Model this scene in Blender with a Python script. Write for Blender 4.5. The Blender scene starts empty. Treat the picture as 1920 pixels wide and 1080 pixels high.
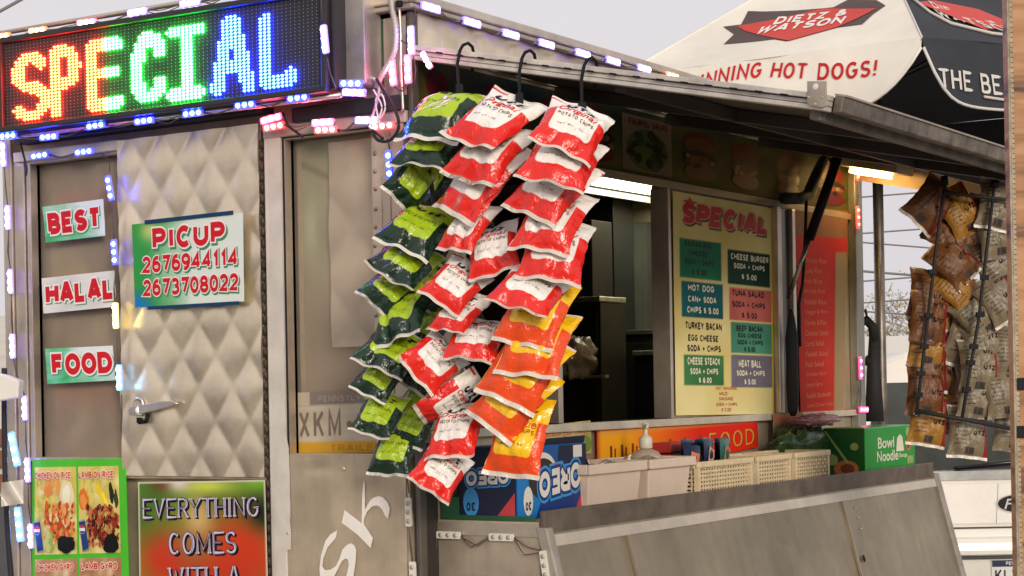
import bpy, math, random
from mathutils import Vector, Matrix, noise
random.seed(7)
R = math.radians
V = Vector
sc = bpy.context.scene
C = sc.collection

# ------------------------------------------------------------------ camera
# world frame: X runs along the serving side of the truck, Y along its rear side, origin at their corner
F, CX, CY = 3409.0, 960.0, 731.0
ROLL = R(1.07)
FWD = V((.8396, .5432, 0)); RGT = V((.5432, -.8396, 0)); UP = V((0, 0, 1))
CAM = V((-3.568, -2.585, 1.60))
CAMX = (RGT * math.cos(ROLL) - UP * math.sin(ROLL)).normalized()
CAMY = (RGT * math.sin(ROLL) + UP * math.cos(ROLL)).normalized()
cd = bpy.data.cameras.new('camera'); cam = bpy.data.objects.new('camera', cd); C.objects.link(cam)
m = Matrix((CAMX, CAMY, -FWD)).transposed().to_4x4(); m.translation = CAM
cam.matrix_world = m
cd.sensor_width = 36; cd.lens = F / 1920 * 36; cd.shift_y = (CY - 540) / 1920
cd.clip_start = .05; cd.clip_end = 2000
sc.camera = cam

# ------------------------------------------------------------------ sky, sun, exposure
SUN_EL, SUN_AZ = 14, 229
w = bpy.data.worlds.new('World'); sc.world = w; w.use_nodes = True
nt = w.node_tree; bg = nt.nodes['Background']
sky = nt.nodes.new('ShaderNodeTexSky'); sky.sky_type = 'NISHITA'; sky.sun_disc = False
sky.sun_elevation = R(SUN_EL); sky.sun_rotation = R(90 - SUN_AZ); sky.air_density = 1.2; sky.dust_density = 5
hs = nt.nodes.new('ShaderNodeHueSaturation'); hs.inputs['Saturation'].default_value = .12
mx = nt.nodes.new('ShaderNodeMix'); mx.data_type = 'RGBA'; mx.inputs[0].default_value = .86
mx.inputs[7].default_value = (7.6, 7.25, 7.5, 1)            # the even grey of a closed cloud deck
nt.links.new(sky.outputs[0], hs.inputs['Color']); nt.links.new(hs.outputs[0], mx.inputs[6])
tcw = nt.nodes.new('ShaderNodeTexCoord'); nzw = nt.nodes.new('ShaderNodeTexNoise'); nzw.inputs['Scale'].default_value = 2.2; nzw.inputs['Detail'].default_value = 5
nt.links.new(tcw.outputs['Generated'], nzw.inputs['Vector']); mrw = nt.nodes.new('ShaderNodeMapRange'); mrw.inputs[3].default_value = .86; mrw.inputs[4].default_value = 1.12; nt.links.new(nzw.outputs[0], mrw.inputs[0])
mcw = nt.nodes.new('ShaderNodeMix'); mcw.data_type = 'RGBA'; mcw.blend_type = 'MULTIPLY'; mcw.inputs[0].default_value = 1; nt.links.new(mx.outputs[2], mcw.inputs[6]); nt.links.new(mrw.outputs[0], mcw.inputs[7])
nt.links.new(mcw.outputs[2], bg.inputs[0]); bg.inputs[1].default_value = .082
sl = bpy.data.lights.new('sun', 'SUN'); sl.energy = 1.5; sl.angle = R(14); sl.color = (1, .89, .75)
so = bpy.data.objects.new('sun', sl); C.objects.link(so)
sd = V((math.cos(R(SUN_EL)) * math.cos(R(SUN_AZ)), math.cos(R(SUN_EL)) * math.sin(R(SUN_AZ)), math.sin(R(SUN_EL))))
so.rotation_euler = sd.to_track_quat('Z', 'Y').to_euler()
sc.view_settings.view_transform = 'Standard'; sc.view_settings.look = 'None'
sc.view_settings.exposure = 0.42; sc.view_settings.gamma = 1
sc.cycles.use_denoising = True; sc.cycles.max_bounces = 8; sc.cycles.sample_clamp_indirect = 6

# ------------------------------------------------------------------ pixel -> real plane
def ray(px, py):
    return FWD + CAMX * ((px - CX) / F) - CAMY * ((py - CY) / F)
def atD(px, py, d): return CAM + ray(px, py) * d
def onX(px, py, x=0.):
    r = ray(px, py); return CAM + r * ((x - CAM.x) / r.x)
def onY(px, py, y=0.):
    r = ray(px, py); return CAM + r * ((y - CAM.y) / r.y)
def onZ(px, py, z=0.):
    r = ray(px, py); return CAM + r * ((z - CAM.z) / r.z)
def onP(px, py, p, n):
    r = ray(px, py); return CAM + r * ((p - CAM).dot(n) / r.dot(n))
NX, NY = V((-1, 0, 0)), V((0, -1, 0))

# ------------------------------------------------------------------ colours and materials
def lin(c):
    return tuple((x / 255 / 12.92) if x / 255 <= .04045 else ((x / 255 + .055) / 1.055) ** 2.4 for x in c)
MATS = {}
def mat(name, col, rough=.5, metal=0., var=.12, scale=6., bump=0., bscale=40., emit=None, estr=0., stretch=None, alpha=1., trans=0., spec=.5, rvar=.15, streak=0.):
    if name in MATS: return MATS[name]
    m = bpy.data.materials.new(name); m.use_nodes = True
    n = m.node_tree; b = n.nodes['Principled BSDF']
    b.inputs['Base Color'].default_value = (*col, 1); b.inputs['Roughness'].default_value = rough
    b.inputs['Metallic'].default_value = metal; b.inputs['Specular IOR Level'].default_value = spec
    if var or bump:
        tc = n.nodes.new('ShaderNodeTexCoord'); mp = n.nodes.new('ShaderNodeMapping')
        n.links.new(tc.outputs['Object'], mp.inputs[0])
        if stretch: mp.inputs['Scale'].default_value = stretch
    if var:
        t = n.nodes.new('ShaderNodeTexNoise'); t.inputs['Scale'].default_value = scale; t.inputs['Detail'].default_value = 7
        t.inputs['Roughness'].default_value = .65
        n.links.new(mp.outputs[0], t.inputs['Vector'])
        r = n.nodes.new('ShaderNodeMapRange'); r.inputs[1].default_value = .3; r.inputs[2].default_value = .7
        r.inputs[3].default_value = 1 - var * 1.5; r.inputs[4].default_value = 1 + var * .6
        n.links.new(t.outputs[0], r.inputs[0])
        mm = n.nodes.new('ShaderNodeMix'); mm.data_type = 'RGBA'; mm.blend_type = 'MULTIPLY'; mm.inputs[0].default_value = 1
        mm.inputs[6].default_value = (*col, 1); n.links.new(r.outputs[0], mm.inputs[7]); n.links.new(mm.outputs[2], b.inputs['Base Color'])
        r2 = n.nodes.new('ShaderNodeMapRange'); r2.inputs[3].default_value = rough - rvar * .6; r2.inputs[4].default_value = min(1, rough + rvar)
        n.links.new(t.outputs[0], r2.inputs[0]); n.links.new(r2.outputs[0], b.inputs['Roughness'])
    if streak:       # runs, wipes and scratches down the sheet
        mp3 = n.nodes.new('ShaderNodeMapping'); mp3.inputs['Scale'].default_value = (26, 26, 1.3); n.links.new(tc.outputs['Object'], mp3.inputs[0])
        t3 = n.nodes.new('ShaderNodeTexNoise'); t3.inputs['Scale'].default_value = 1.; t3.inputs['Detail'].default_value = 5; n.links.new(mp3.outputs[0], t3.inputs['Vector'])
        r3 = n.nodes.new('ShaderNodeMapRange'); r3.inputs[1].default_value = .42; r3.inputs[2].default_value = .72; r3.inputs[3].default_value = 1.; r3.inputs[4].default_value = 1 - streak; n.links.new(t3.outputs[0], r3.inputs[0])
        mp4 = n.nodes.new('ShaderNodeMapping'); mp4.inputs['Scale'].default_value = (3, 3, 90); mp4.inputs['Rotation'].default_value = (.5, .3, .2); n.links.new(tc.outputs['Object'], mp4.inputs[0])
        t4 = n.nodes.new('ShaderNodeTexNoise'); t4.inputs['Scale'].default_value = 1.4; t4.inputs['Detail'].default_value = 2; n.links.new(mp4.outputs[0], t4.inputs['Vector'])
        r4 = n.nodes.new('ShaderNodeMapRange'); r4.inputs[1].default_value = .66; r4.inputs[2].default_value = .74; r4.inputs[3].default_value = 1.; r4.inputs[4].default_value = 1 + streak * .6; n.links.new(t4.outputs[0], r4.inputs[0])
        ml = n.nodes.new('ShaderNodeMath'); ml.operation = 'MULTIPLY'; n.links.new(r3.outputs[0], ml.inputs[0]); n.links.new(r4.outputs[0], ml.inputs[1])
        ms = n.nodes.new('ShaderNodeMix'); ms.data_type = 'RGBA'; ms.blend_type = 'MULTIPLY'; ms.inputs[0].default_value = 1; n.links.new(mm.outputs[2], ms.inputs[6]); n.links.new(ml.outputs[0], ms.inputs[7]); n.links.new(ms.outputs[2], b.inputs['Base Color'])
    if bump:
        t2 = n.nodes.new('ShaderNodeTexNoise'); t2.inputs['Scale'].default_value = bscale; t2.inputs['Detail'].default_value = 4
        n.links.new(mp.outputs[0], t2.inputs['Vector'])
        bm_ = n.nodes.new('ShaderNodeBump'); bm_.inputs['Strength'].default_value = bump; bm_.inputs['Distance'].default_value = .004
        n.links.new(t2.outputs[0], bm_.inputs['Height']); n.links.new(bm_.outputs[0], b.inputs['Normal'])
    if emit:
        b.inputs['Emission Color'].default_value = (*emit, 1); b.inputs['Emission Strength'].default_value = estr
    if alpha < 1: b.inputs['Alpha'].default_value = alpha
    if trans: b.inputs['Transmission Weight'].default_value = trans
    MATS[name] = m; return m
def emis(name, rgb):
    if name in MATS: return MATS[name]
    m = bpy.data.materials.new(name); m.use_nodes = True; n = m.node_tree
    b = n.nodes['Principled BSDF']; s = max(rgb)
    b.inputs['Base Color'].default_value = (.8, .8, .8, 1)
    b.inputs['Emission Color'].default_value = (*[c / s for c in rgb], 1); b.inputs['Emission Strength'].default_value = s
    MATS[name] = m; return m
def printmat(name='print', rough=.45, coat=0.):
    if name in MATS: return MATS[name]
    m = bpy.data.materials.new(name); m.use_nodes = True; n = m.node_tree; b = n.nodes['Principled BSDF']
    a = n.nodes.new('ShaderNodeAttribute'); a.attribute_name = 'print'
    n.links.new(a.outputs['Color'], b.inputs['Base Color']); b.inputs['Roughness'].default_value = .6; b.inputs['Specular IOR Level'].default_value = .12
    b.inputs['Coat Weight'].default_value = coat
    MATS[name] = m; return m

STEEL = mat('worn_stainless', (.70, .575, .41), .40, .62, .22, 3.0, .12, 25)
QUILT = mat('quilted_stainless', (.92, .78, .57), .28, .84, .22, 4.0, .10, 30, rvar=.22, streak=.07)
STEELD = mat('dull_steel', (.64, .515, .355), .45, .55, .25, 4, .1, 30, streak=.14)
STEELB = mat('brushed_steel', (.55, .50, .43), .33, .9, .2, 3, .05, 30, stretch=(40, 40, 1.5))
ALU = mat('aluminium_trim', (.68, .585, .475), .38, .8, .22, 5, .08, 40)
WHITEP = mat('aged_white_paint', (.66, .60, .52), .5, 0, .15, 6, .08, 30)
BLACK = mat('black_plastic', (.008, .008, .009), .6, 0, .1, 10, spec=.2)
BLKRUB = mat('black_rubber', (.015, .015, .016), .7, 0, .2, 10)
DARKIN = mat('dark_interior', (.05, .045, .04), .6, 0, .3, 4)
GLASS = mat('dusty_glass', (.62, .54, .43), .14, 0, .2, 3, alpha=.16)

# ------------------------------------------------------------------ mesh builder
class MB:
    def __init__(s): s.v = []; s.f = []; s.m = []; s.c = None; s.uv = None; s.sm = []
    def add(s, verts, faces, mi=0, smooth=False):
        o = len(s.v); s.v += [V(p) for p in verts]
        for f in faces: s.f.append([i + o for i in f]); s.m.append(mi); s.sm.append(smooth)
        return s
    def prism(s, pts, ext, mi=0):
        n = len(pts); ext = V(ext); pts = [V(p) for p in pts]
        nrm = V((0, 0, 0))
        for i in range(n): nrm += (pts[i] - pts[0]).cross(pts[(i + 1) % n] - pts[0])
        if nrm.dot(ext) > 0: pts = pts[::-1]
        a = pts + [p + ext for p in pts]
        fs = [list(range(n)), list(range(2 * n - 1, n - 1, -1))] + [[(i + 1) % n, i, i + n, (i + 1) % n + n] for i in range(n)]
        return s.add(a, fs, mi)
    def box(s, lo, hi, mi=0):
        lo = [min(a, b) for a, b in zip(lo, hi)], [max(a, b) for a, b in zip(lo, hi)]
        lo, hi = lo
        return s.prism([(lo[0], lo[1], lo[2]), (hi[0], lo[1], lo[2]), (hi[0], hi[1], lo[2]), (lo[0], hi[1], lo[2])], (0, 0, hi[2] - lo[2]), mi)
    def obox(s, c, ax, ay, az, mi=0):     # half-axis vectors
        c, ax, ay, az = V(c), V(ax), V(ay), V(az)
        return s.prism([c - ax - ay - az, c + ax - ay - az, c + ax + ay - az, c - ax + ay - az], az * 2, mi)
    def tube(s, pts, r, n=8, mi=0, cap=True):
        pts = [V(p) for p in pts]; rings = []; N = len(pts)
        rr = r if isinstance(r, (list, tuple)) else [r] * N
        ref = None
        for i, p in enumerate(pts):
            t = (pts[min(i + 1, N - 1)] - pts[max(i - 1, 0)]); t = t.normalized() if t.length > 1e-9 else V((0, 0, 1))
            if ref is None: ref = V((0, 0, 1)) if abs(t.z) < .9 else V((1, 0, 0))
            a = t.cross(ref); a = a.normalized() if a.length > 1e-6 else t.orthogonal().normalized()
            b = t.cross(a).normalized(); ref = b.cross(t) if False else ref
            rings.append([p + (a * math.cos(2 * math.pi * k / n) + b * math.sin(2 * math.pi * k / n)) * rr[i] for k in range(n)])
        vs = [q for g in rings for q in g]
        fs = [[i * n + k, i * n + (k + 1) % n, (i + 1) * n + (k + 1) % n, (i + 1) * n + k] for i in range(N - 1) for k in range(n)]
        if cap: fs += [list(range(n))[::-1], [(N - 1) * n + k for k in range(n)]]
        return s.add(vs, fs, mi, True)
    def lathe(s, c, prof, n=16, mi=0, axis=None):
        c = V(c); vs = []
        for r, z in prof: vs += [c + V((r * math.cos(2 * math.pi * k / n), r * math.sin(2 * math.pi * k / n), z)) for k in range(n)]
        fs = [[i * n + k, i * n + (k + 1) % n, (i + 1) * n + (k + 1) % n, (i + 1) * n + k] for i in range(len(prof) - 1) for k in range(n)]
        fs += [list(range(n))[::-1], [(len(prof) - 1) * n + k for k in range(n)]]
        return s.add(vs, fs, mi, True)
    def dome(s, c, n, r, h, mi=0, k=6):
        n = V(n).normalized(); a = n.orthogonal().normalized(); b = n.cross(a); c = V(c)
        vs = []
        for q, (rr, hh) in enumerate(((1, 0), (.72, .7))):
            vs += [c + (a * math.cos(2 * math.pi * i / k) + b * math.sin(2 * math.pi * i / k)) * r * rr + n * h * hh for i in range(k)]
        vs.append(c + n * h)
        fs = [[i, (i + 1) % k, k + (i + 1) % k, k + i] for i in range(k)] + [[k + i, k + (i + 1) % k, 2 * k] for i in range(k)]
        return s.add(vs, fs, mi, True)
    def grid(s, fn, nu, nv, mi=0, smooth=True, colfn=None, flip=False):
        o = len(s.v)
        for j in range(nv + 1):
            for i in range(nu + 1):
                s.v.append(V(fn(i / nu, j / nv)))
                if colfn:
                    if s.c is None: s.c = {}
                    s.c[len(s.v) - 1] = colfn(i / nu, j / nv)
        for j in range(nv):
            for i in range(nu):
                a = o + j * (nu + 1) + i
                q = [a, a + 1, a + nu + 2, a + nu + 1]
                s.f.append(q[::-1] if flip else q); s.m.append(mi); s.sm.append(smooth)
        return s
    def build(s, name, mats, parent=None, bevel=0., origin=None):
        if not isinstance(mats, (list, tuple)): mats = [mats]
        me = bpy.data.meshes.new(name)
        o0 = V(origin) if origin is not None else V((0, 0, 0))
        me.from_pydata([tuple(p - o0) for p in s.v], [], s.f)
        for mm in mats: me.materials.append(mm)
        me.polygons.foreach_set('material_index', s.m); me.polygons.foreach_set('use_smooth', s.sm)
        if s.c:
            ca = me.color_attributes.new('print', 'FLOAT_COLOR', 'POINT')
            for i in range(len(s.v)): ca.data[i].color = (*s.c.get(i, (.5, .5, .5)), 1)
        if s.uv:
            ul = me.uv_layers.new(name='UVMap')
            for l in me.loops: ul.data[l.index].uv = s.uv[l.vertex_index]
        me.update()
        ob = bpy.data.objects.new(name, me); C.objects.link(ob)
        if bevel:
            bv = ob.modifiers.new('bevel', 'BEVEL'); bv.width = bevel; bv.segments = 2; bv.limit_method = 'ANGLE'; bv.angle_limit = R(40)
        if origin is not None: ob.location = o0
        if parent is not None:
            ob.parent = parent
            if origin is None: ob.matrix_parent_inverse = Matrix.Translation(-parent.location)
        return ob
def tag(o, label, cat, group=None, kind=None):
    if label: o['label'] = label
    if cat: o['category'] = cat
    if group: o['group'] = group
    if kind: o['kind'] = kind
    return o
def thing(name, label, cat, loc=(0, 0, 0), group=None):
    o = bpy.data.objects.new(name, None); C.objects.link(o); o.location = loc; o.empty_display_size = .1
    return tag(o, label, cat, group)

# ------------------------------------------------------------------ quads on real planes
class Quad:
    def __init__(s, tl, tr, br, bl, n):
        s.tl, s.tr, s.br, s.bl, s.n = V(tl), V(tr), V(br), V(bl), V(n).normalized()
    def map(s, u, v, off=0.):
        a = s.bl.lerp(s.br, u); b = s.tl.lerp(s.tr, u); return a.lerp(b, v) + s.n * off
    def prism(s, mb, t, off=0., mi=0):
        mb.prism([s.map(0, 0, off), s.map(1, 0, off), s.map(1, 1, off), s.map(0, 1, off)], -s.n * t, mi); return mb
    def w(s): return (s.br - s.bl).length
    def h(s): return (s.tl - s.bl).length
    def sub(s, u0, v0, u1, v1, off=0.):
        return Quad(s.map(u0, v1, off), s.map(u1, v1, off), s.map(u1, v0, off), s.map(u0, v0, off), s.n)
def QX(tl, tr, br, bl, x=0.): return Quad(*[onX(*p, x) for p in (tl, tr, br, bl)], NX)
def QY(tl, tr, br, bl, y=0.): return Quad(*[onY(*p, y) for p in (tl, tr, br, bl)], NY)
def RX(xl, xr, yt, yb, x=0., zb=None):        # true rectangle on plane X=x; xl/xr are pixels at mid height
    ym = (yt + min(yb, 1080)) / 2
    a, b = onX(xl, ym, x).y, onX(xr, ym, x).y
    zt = onX(xl, yt, x).z; z0 = zb if zb is not None else onX(xl, yb, x).z
    return Quad((x, a, zt), (x, b, zt), (x, b, z0), (x, a, z0), NX)
def RY(xl, xr, yt, yb, y=0., zb=None):
    ym = (yt + min(yb, 1080)) / 2
    a, b = onY(xl, ym, y).x, onY(xr, ym, y).x
    zt = onY(xl, yt, y).z; z0 = zb if zb is not None else onY(xl, yb, y).z
    return Quad((a, y, zt), (b, y, zt), (b, y, z0), (a, y, z0), NY)

# ------------------------------------------------------------------ stroke lettering
def arc(cx, cy, rx, ry, a0, a1, n=9):
    return [(cx + rx * math.cos(R(a0 + (a1 - a0) * i / n)), cy + ry * math.sin(R(a0 + (a1 - a0) * i / n))) for i in range(n + 1)]
G = {
'A': (.8, [[(0, 0), (.43, 1), (.57, 1), (1, 0)], [(.16, .32), (.84, .32)]]),
'B': (.72, [[(0, 0), (0, 1), (.5, 1)] + arc(.55, .76, .37, .24, 90, -90) + [(0, .52)], [(.5, .52)] + arc(.58, .26, .42, .26, 90, -90) + [(0, 0)]]),
'C': (.76, [arc(.52, .5, .52, .5, 48, 312, 14)]),
'D': (.76, [[(0, 0), (0, 1), (.4, 1)] + arc(.45, .5, .55, .5, 90, -90, 11) + [(0, 0)]]),
'E': (.66, [[(1, 1), (0, 1), (0, 0), (1, 0)], [(0, .51), (.85, .51)]]),
'F': (.62, [[(1, 1), (0, 1), (0, 0)], [(0, .5), (.85, .5)]]),
'G': (.8, [arc(.52, .5, .52, .5, 48, 330, 14) + [(1, .46), (.58, .46)]]),
'H': (.76, [[(0, 0), (0, 1)], [(1, 0), (1, 1)], [(0, .52), (1, .52)]]),
'I': (.16, [[(.5, 0), (.5, 1)]]),
'J': (.55, [[(1, 1), (1, .3)] + arc(.5, .3, .5, .3, 0, -180)]),
'K': (.76, [[(0, 0), (0, 1)], [(1, 1), (.05, .42)], [(.36, .62), (1, 0)]]),
'L': (.6, [[(0, 1), (0, 0), (1, 0)]]),
'M': (.95, [[(0, 0), (0, 1), (.5, .15), (1, 1), (1, 0)]]),
'N': (.78, [[(0, 0), (0, 1), (1, 0), (1, 1)]]),
'O': (.82, [arc(.5, .5, .5, .5, 90, 450, 20)]),
'P': (.7, [[(0, 0), (0, 1), (.5, 1)] + arc(.55, .73, .45, .27, 90, -90) + [(0, .46)]]),
'Q': (.82, [arc(.5, .5, .5, .5, 90, 450, 20), [(.6, .3), (1, -.05)]]),
'R': (.74, [[(0, 0), (0, 1), (.5, 1)] + arc(.55, .74, .42, .26, 90, -90) + [(0, .48)], [(.5, .48), (1, 0)]]),
'S': (.7, [arc(.5, .745, .46, .255, 30, 270, 10) + arc(.5, .245, .5, .245, 90, -150, 10)[1:]]),
'T': (.7, [[(0, 1), (1, 1)], [(.5, 1), (.5, 0)]]),
'U': (.76, [[(0, 1), (0, .38)] + arc(.5, .38, .5, .38, 180, 360, 10) + [(1, 1)]]),
'V': (.78, [[(0, 1), (.5, 0), (1, 1)]]),
'W': (1.05, [[(0, 1), (.26, 0), (.5, .85), (.74, 0), (1, 1)]]),
'X': (.76, [[(0, 0), (1, 1)], [(0, 1), (1, 0)]]),
'Y': (.76, [[(0, 1), (.5, .48), (1, 1)], [(.5, .48), (.5, 0)]]),
'Z': (.7, [[(0, 1), (1, 1), (0, 0), (1, 0)]]),
'0': (.66, [arc(.5, .5, .5, .5, 90, 450, 18)]),
'1': (.4, [[(.1, .74), (.65, 1), (.65, 0)]]),
'2': (.66, [arc(.5, .7, .48, .3, 165, -35, 9) + [(0, 0), (1, 0)]]),
'3': (.66, [arc(.45, .75, .47, .25, 150, -90, 8), arc(.45, .25, .53, .27, 90, -150, 8)]),
'4': (.7, [[(.72, 0), (.72, 1), (0, .3), (1, .3)]]),
'5': (.66, [[(.9, 1), (.12, 1), (.08, .55)] + arc(.47, .31, .53, .31, 120, -150, 9)]),
'6': (.66, [arc(.5, .3, .5, .3, 90, 450, 14), [(.03, .36)] + arc(.62, .42, .6, .58, 175, 70, 7)]),
'7': (.64, [[(0, 1), (1, 1), (.35, 0)]]),
'8': (.66, [arc(.5, .75, .43, .25, 90, 450, 14), arc(.5, .25, .5, .25, 90, 450, 14)]),
'9': (.66, [arc(.5, .7, .5, .3, 90, 450, 14), [(.97, .64)] + arc(.38, .58, .6, .58, -5, -110, 7)]),
'&': (.85, [[(1, 0), (.25, .7)] + arc(.45, .8, .25, .2, 200, -20, 8) + [(.12, .38)] + arc(.42, .22, .38, .22, 150, 300, 6) + [(.98, .45)]]),
'+': (.6, [[(0, .45), (1, .45)], [(.5, .1), (.5, .8)]]),
'$': (.62, [arc(.5, .72, .46, .2, 30, 270, 8) + arc(.5, .31, .5, .21, 90, -150, 8)[1:], [(.5, -.05), (.5, 1.05)]]),
'!': (.16, [[(.5, .3), (.5, 1)], [(.5, 0), (.5, .12)]]),
'.': (.14, [[(.5, 0), (.5, .13)]]),
'-': (.4, [[(0, .45), (1, .45)]]),
'*': (.3, [[(.0, .45), (1, .45)], [(.0, .55), (1, .55)]]),
' ': (.32, []),
}
ZS = [0]
def strip(path, th, thin=None):
    n = len(path); closed = n > 2 and abs(path[0][0] - path[-1][0]) < 1e-6 and abs(path[0][1] - path[-1][1]) < 1e-6
    P = [V((x, y)) for x, y in path]; L = []; Rr = []
    for i in range(n):
        def seg(a, b):
            d = P[b] - P[a]; return d.normalized() if d.length > 1e-9 else V((1, 0))
        if closed and i in (0, n - 1): d0, d1 = seg(n - 2, n - 1), seg(0, 1)
        elif i == 0: d0 = d1 = seg(0, 1)
        elif i == n - 1: d0 = d1 = seg(n - 2, n - 1)
        else: d0, d1 = seg(i - 1, i), seg(i, i + 1)
        nn = V((-d0.y - d1.y, d0.x + d1.x)); 
        if nn.length < 1e-6: nn = V((-d0.y, d0.x))
        nn.normalize(); k = max(.45, abs(nn.dot(V((-d0.y, d0.x)))))
        t = th
        if thin: t = thin + (th - thin) * abs(((d0 + d1) * .5).y)
        L.append(P[i] + nn * t / 2 / k); Rr.append(P[i] - nn * t / 2 / k)
    vs = L + Rr; fs = [[i, n + i, n + i + 1, i + 1] for i in range(n - 1)]
    return [(p.x, p.y) for p in vs], fs
def stroke_text(txt, weight=.16, slant=0., gap=.2, thin=None, serif=0., asp=1., grow=0.):
    """2-D faces of a line of capitals, cap height 1; returns (width, [(verts, faces)])"""
    x = 0; out = []; h = weight / 2
    for ch in txt:
        wd, paths = G.get(ch, G[' ']); wd *= asp
        for p in paths:
            q = [(x + h + px * max(wd - 0, .02), h + py * (1 - weight)) for px, py in p]
            q = [(a + slant * b, b) for a, b in q]
            if grow and len(q) > 1 and q[0] != q[-1]:
                for e, g_ in ((0, 1), (-1, -2)):
                    t = (V(q[e]) - V(q[g_])); t = t.normalized() * grow * .8 if t.length > 1e-9 else t; q[e] = (q[e][0] + t.x, q[e][1] + t.y)
            out.append(strip(q, weight + 2 * grow, thin))
            if serif:
                for (ex, ey) in (q[0], q[-1]):
                    if min(abs(ey - h), abs(ey - 1 + h)) < .02 and q[0] != q[-1]:
                        out.append(([(ex - serif, ey - .03), (ex + serif, ey - .03), (ex + serif, ey + .04), (ex - serif, ey + .04)], [[0, 1, 2, 3]]))
        x += wd + weight + gap
    return x - gap, out
def put_text(mb, mp, txt, u0, v0, u1, v1, off=.0006, mi=0, weight=.16, slant=0., gap=.2, thin=None, serif=0., asp=1., grow=0., du=0., dv=0., rot180=False, wfn=None):
    """lays a line of capitals into the box (u0,v0)-(u1,v1) of a mapping mp(u,v,off)"""
    W, parts = stroke_text(txt, weight, slant, gap, thin, serif, asp)
    if grow: parts = stroke_text(txt, weight, slant, gap, None, 0, asp, grow)[1]
    for vs, fs in parts:
        ZS[0] = (ZS[0] + 1) % 40; o = off + ZS[0] * 4e-6
        pts = []
        for x, y in vs:
            a, b = x / W, y
            if rot180: a, b = 1 - a, 1 - b
            uu, vv = u0 + (u1 - u0) * a + du, v0 + (v1 - v0) * b + dv
            if wfn: uu, vv = wfn(uu, vv)
            pts.append(mp(uu, vv, o))
        mb.add(pts, fs, mi)
FC = {}
def fchar(txt, bold=.0, shear=0.):
    key = (txt, bold, shear)
    if key not in FC:
        cu = bpy.data.curves.new('t', 'FONT'); cu.body = txt; cu.shear = shear; cu.offset = bold; cu.resolution_u = 3
        o = bpy.data.objects.new('t', cu); C.objects.link(o)
        me = o.to_mesh(); vs = [(v.co.x, v.co.y) for v in me.vertices]; fs = [list(p.vertices) for p in me.polygons]
        o.to_mesh_clear(); bpy.data.objects.remove(o); bpy.data.curves.remove(cu); FC[key] = (vs, fs)
    return FC[key]
def put_font(mb, mp, txt, u0, v0, u1, v1, off=.0006, mi=0, bold=.0, shear=0.):
    vs, fs = fchar(txt, bold, shear)
    x0, x1 = min(v[0] for v in vs), max(v[0] for v in vs); y0, y1 = min(v[1] for v in vs), max(v[1] for v in vs)
    mb.add([mp(u0 + (u1 - u0) * (x - x0) / (x1 - x0), v0 + (v1 - v0) * (y - y0) / (y1 - y0), off) for x, y in vs], fs, mi)
def ellipse(mb, mp, cu, cv, ru, rv, off, mi, n=20, a=0.):
    pts = []
    for i in range(n):
        t = 2 * math.pi * i / n; x, y = ru * math.cos(t), rv * math.sin(t)
        pts.append(mp(cu + x * math.cos(a) - y * math.sin(a), cv + x * math.sin(a) + y * math.cos(a), off))
    mb.add(pts, [list(range(n))], mi)
def poly(mb, mp, pts, off, mi): mb.add([mp(u, v, off) for u, v in pts], [list(range(len(pts)))], mi)
def ink(name, rgb, rough=.45): return mat('ink_' + name, lin(rgb), rough, 0, .06, 20, rvar=.05, spec=.15)
RED, WHT, NAVY, BLK = ink('red', (205, 30, 42)), ink('white', (238, 234, 226)), ink('navy', (30, 26, 60)), ink('black', (22, 20, 22))
def fbm(x, y, s=0., o=4): return noise.fractal(V((x, y, s)), 1., 2., o)
def mixc(a, b, t): t = max(0, min(1, t)); return tuple(x + (y - x) * t for x, y in zip(a, b))

# ================================================================== THE SETTING
g = MB(); g.grid(lambda u, v: (-300 + 600 * u, -300 + 600 * v, 0), 4, 4, smooth=False)
tag(g.build('ground', mat('asphalt', (.055, .053, .05), .9, 0, .3, 3, .6, 60)), None, None, kind='structure')
g = MB(); g.box((-9, -6, .004), (9, 4, .05))
tag(g.build('pavement', mat('concrete', (.36, .33, .28), .85, 0, .25, 2, .4, 50)), None, None, kind='structure')


# ================================================================== THE FOOD TRUCK
truck = thing('food_truck', 'tan stainless food truck with quilted metal sides and a raised serving awning', 'food truck')
LEN, WID = 2.78, onX(17, 731).y
ZR = onX(745, 4).z                       # roof height
zH = onY(793, 101).z                     # hinge line of the awning
Pout = onX(1552, 190, .0)                # outer corner of the awning
yo, zo = Pout.y, Pout.z
zF = onY(1280, 351).z                    # lower edge of the picture fascia
zS = onY(1270, 784).z                    # window sill
def XY(px, py=731): return onY(px, py).x
def YX(px, py=731): return onX(px, py).y
def ZX(px, py): return onX(px, py).z
def ZY(px, py): return onY(px, py).z

def quilt(name, q, parent, m=QUILT, dw=.125, dh=.176, amp=.0065, res=.008, u0=0., v0=0., dents=0, rect=None):
    W, H = q.w(), q.h(); mb = MB(); sd = random.random() * 50
    dn = [(random.random(), random.random(), random.uniform(.04, .12), random.uniform(-.005, .004)) for _ in range(dents)]
    def fn(u, v):
        x, y = u * W + u0, v * H + v0
        x += .006 * noise.noise(V((x * 5, y * 5, sd))); y += .006 * noise.noise(V((x * 5, y * 5, sd + 9)))
        a, b = x / dw + y / dh, x / dw - y / dh
        fa, fb = 2 * abs(a - math.floor(a) - .5), 2 * abs(b - math.floor(b) - .5)
        ia, ib = math.floor(a), math.floor(b)
        k = .75 + .5 * (math.sin(ia * 12.9 + ib * 78.2) * .5 + .5)
        h = amp * k * (1 - fa ** 2.2) * (1 - fb ** 2.2)
        for (cu, cv, r, d) in dn:
            t = ((u - cu) * W) ** 2 + ((v - cv) * H) ** 2
            h += d * math.exp(-t / r / r)
        return q.map(u, v, .003 + h + .003 * noise.noise(V((x * 2.2, y * 2.2, sd + 4))))
    mb.grid(fn, max(8, int(W / res)), max(8, int(H / res)))
    return mb.build(name, m, parent)

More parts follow.
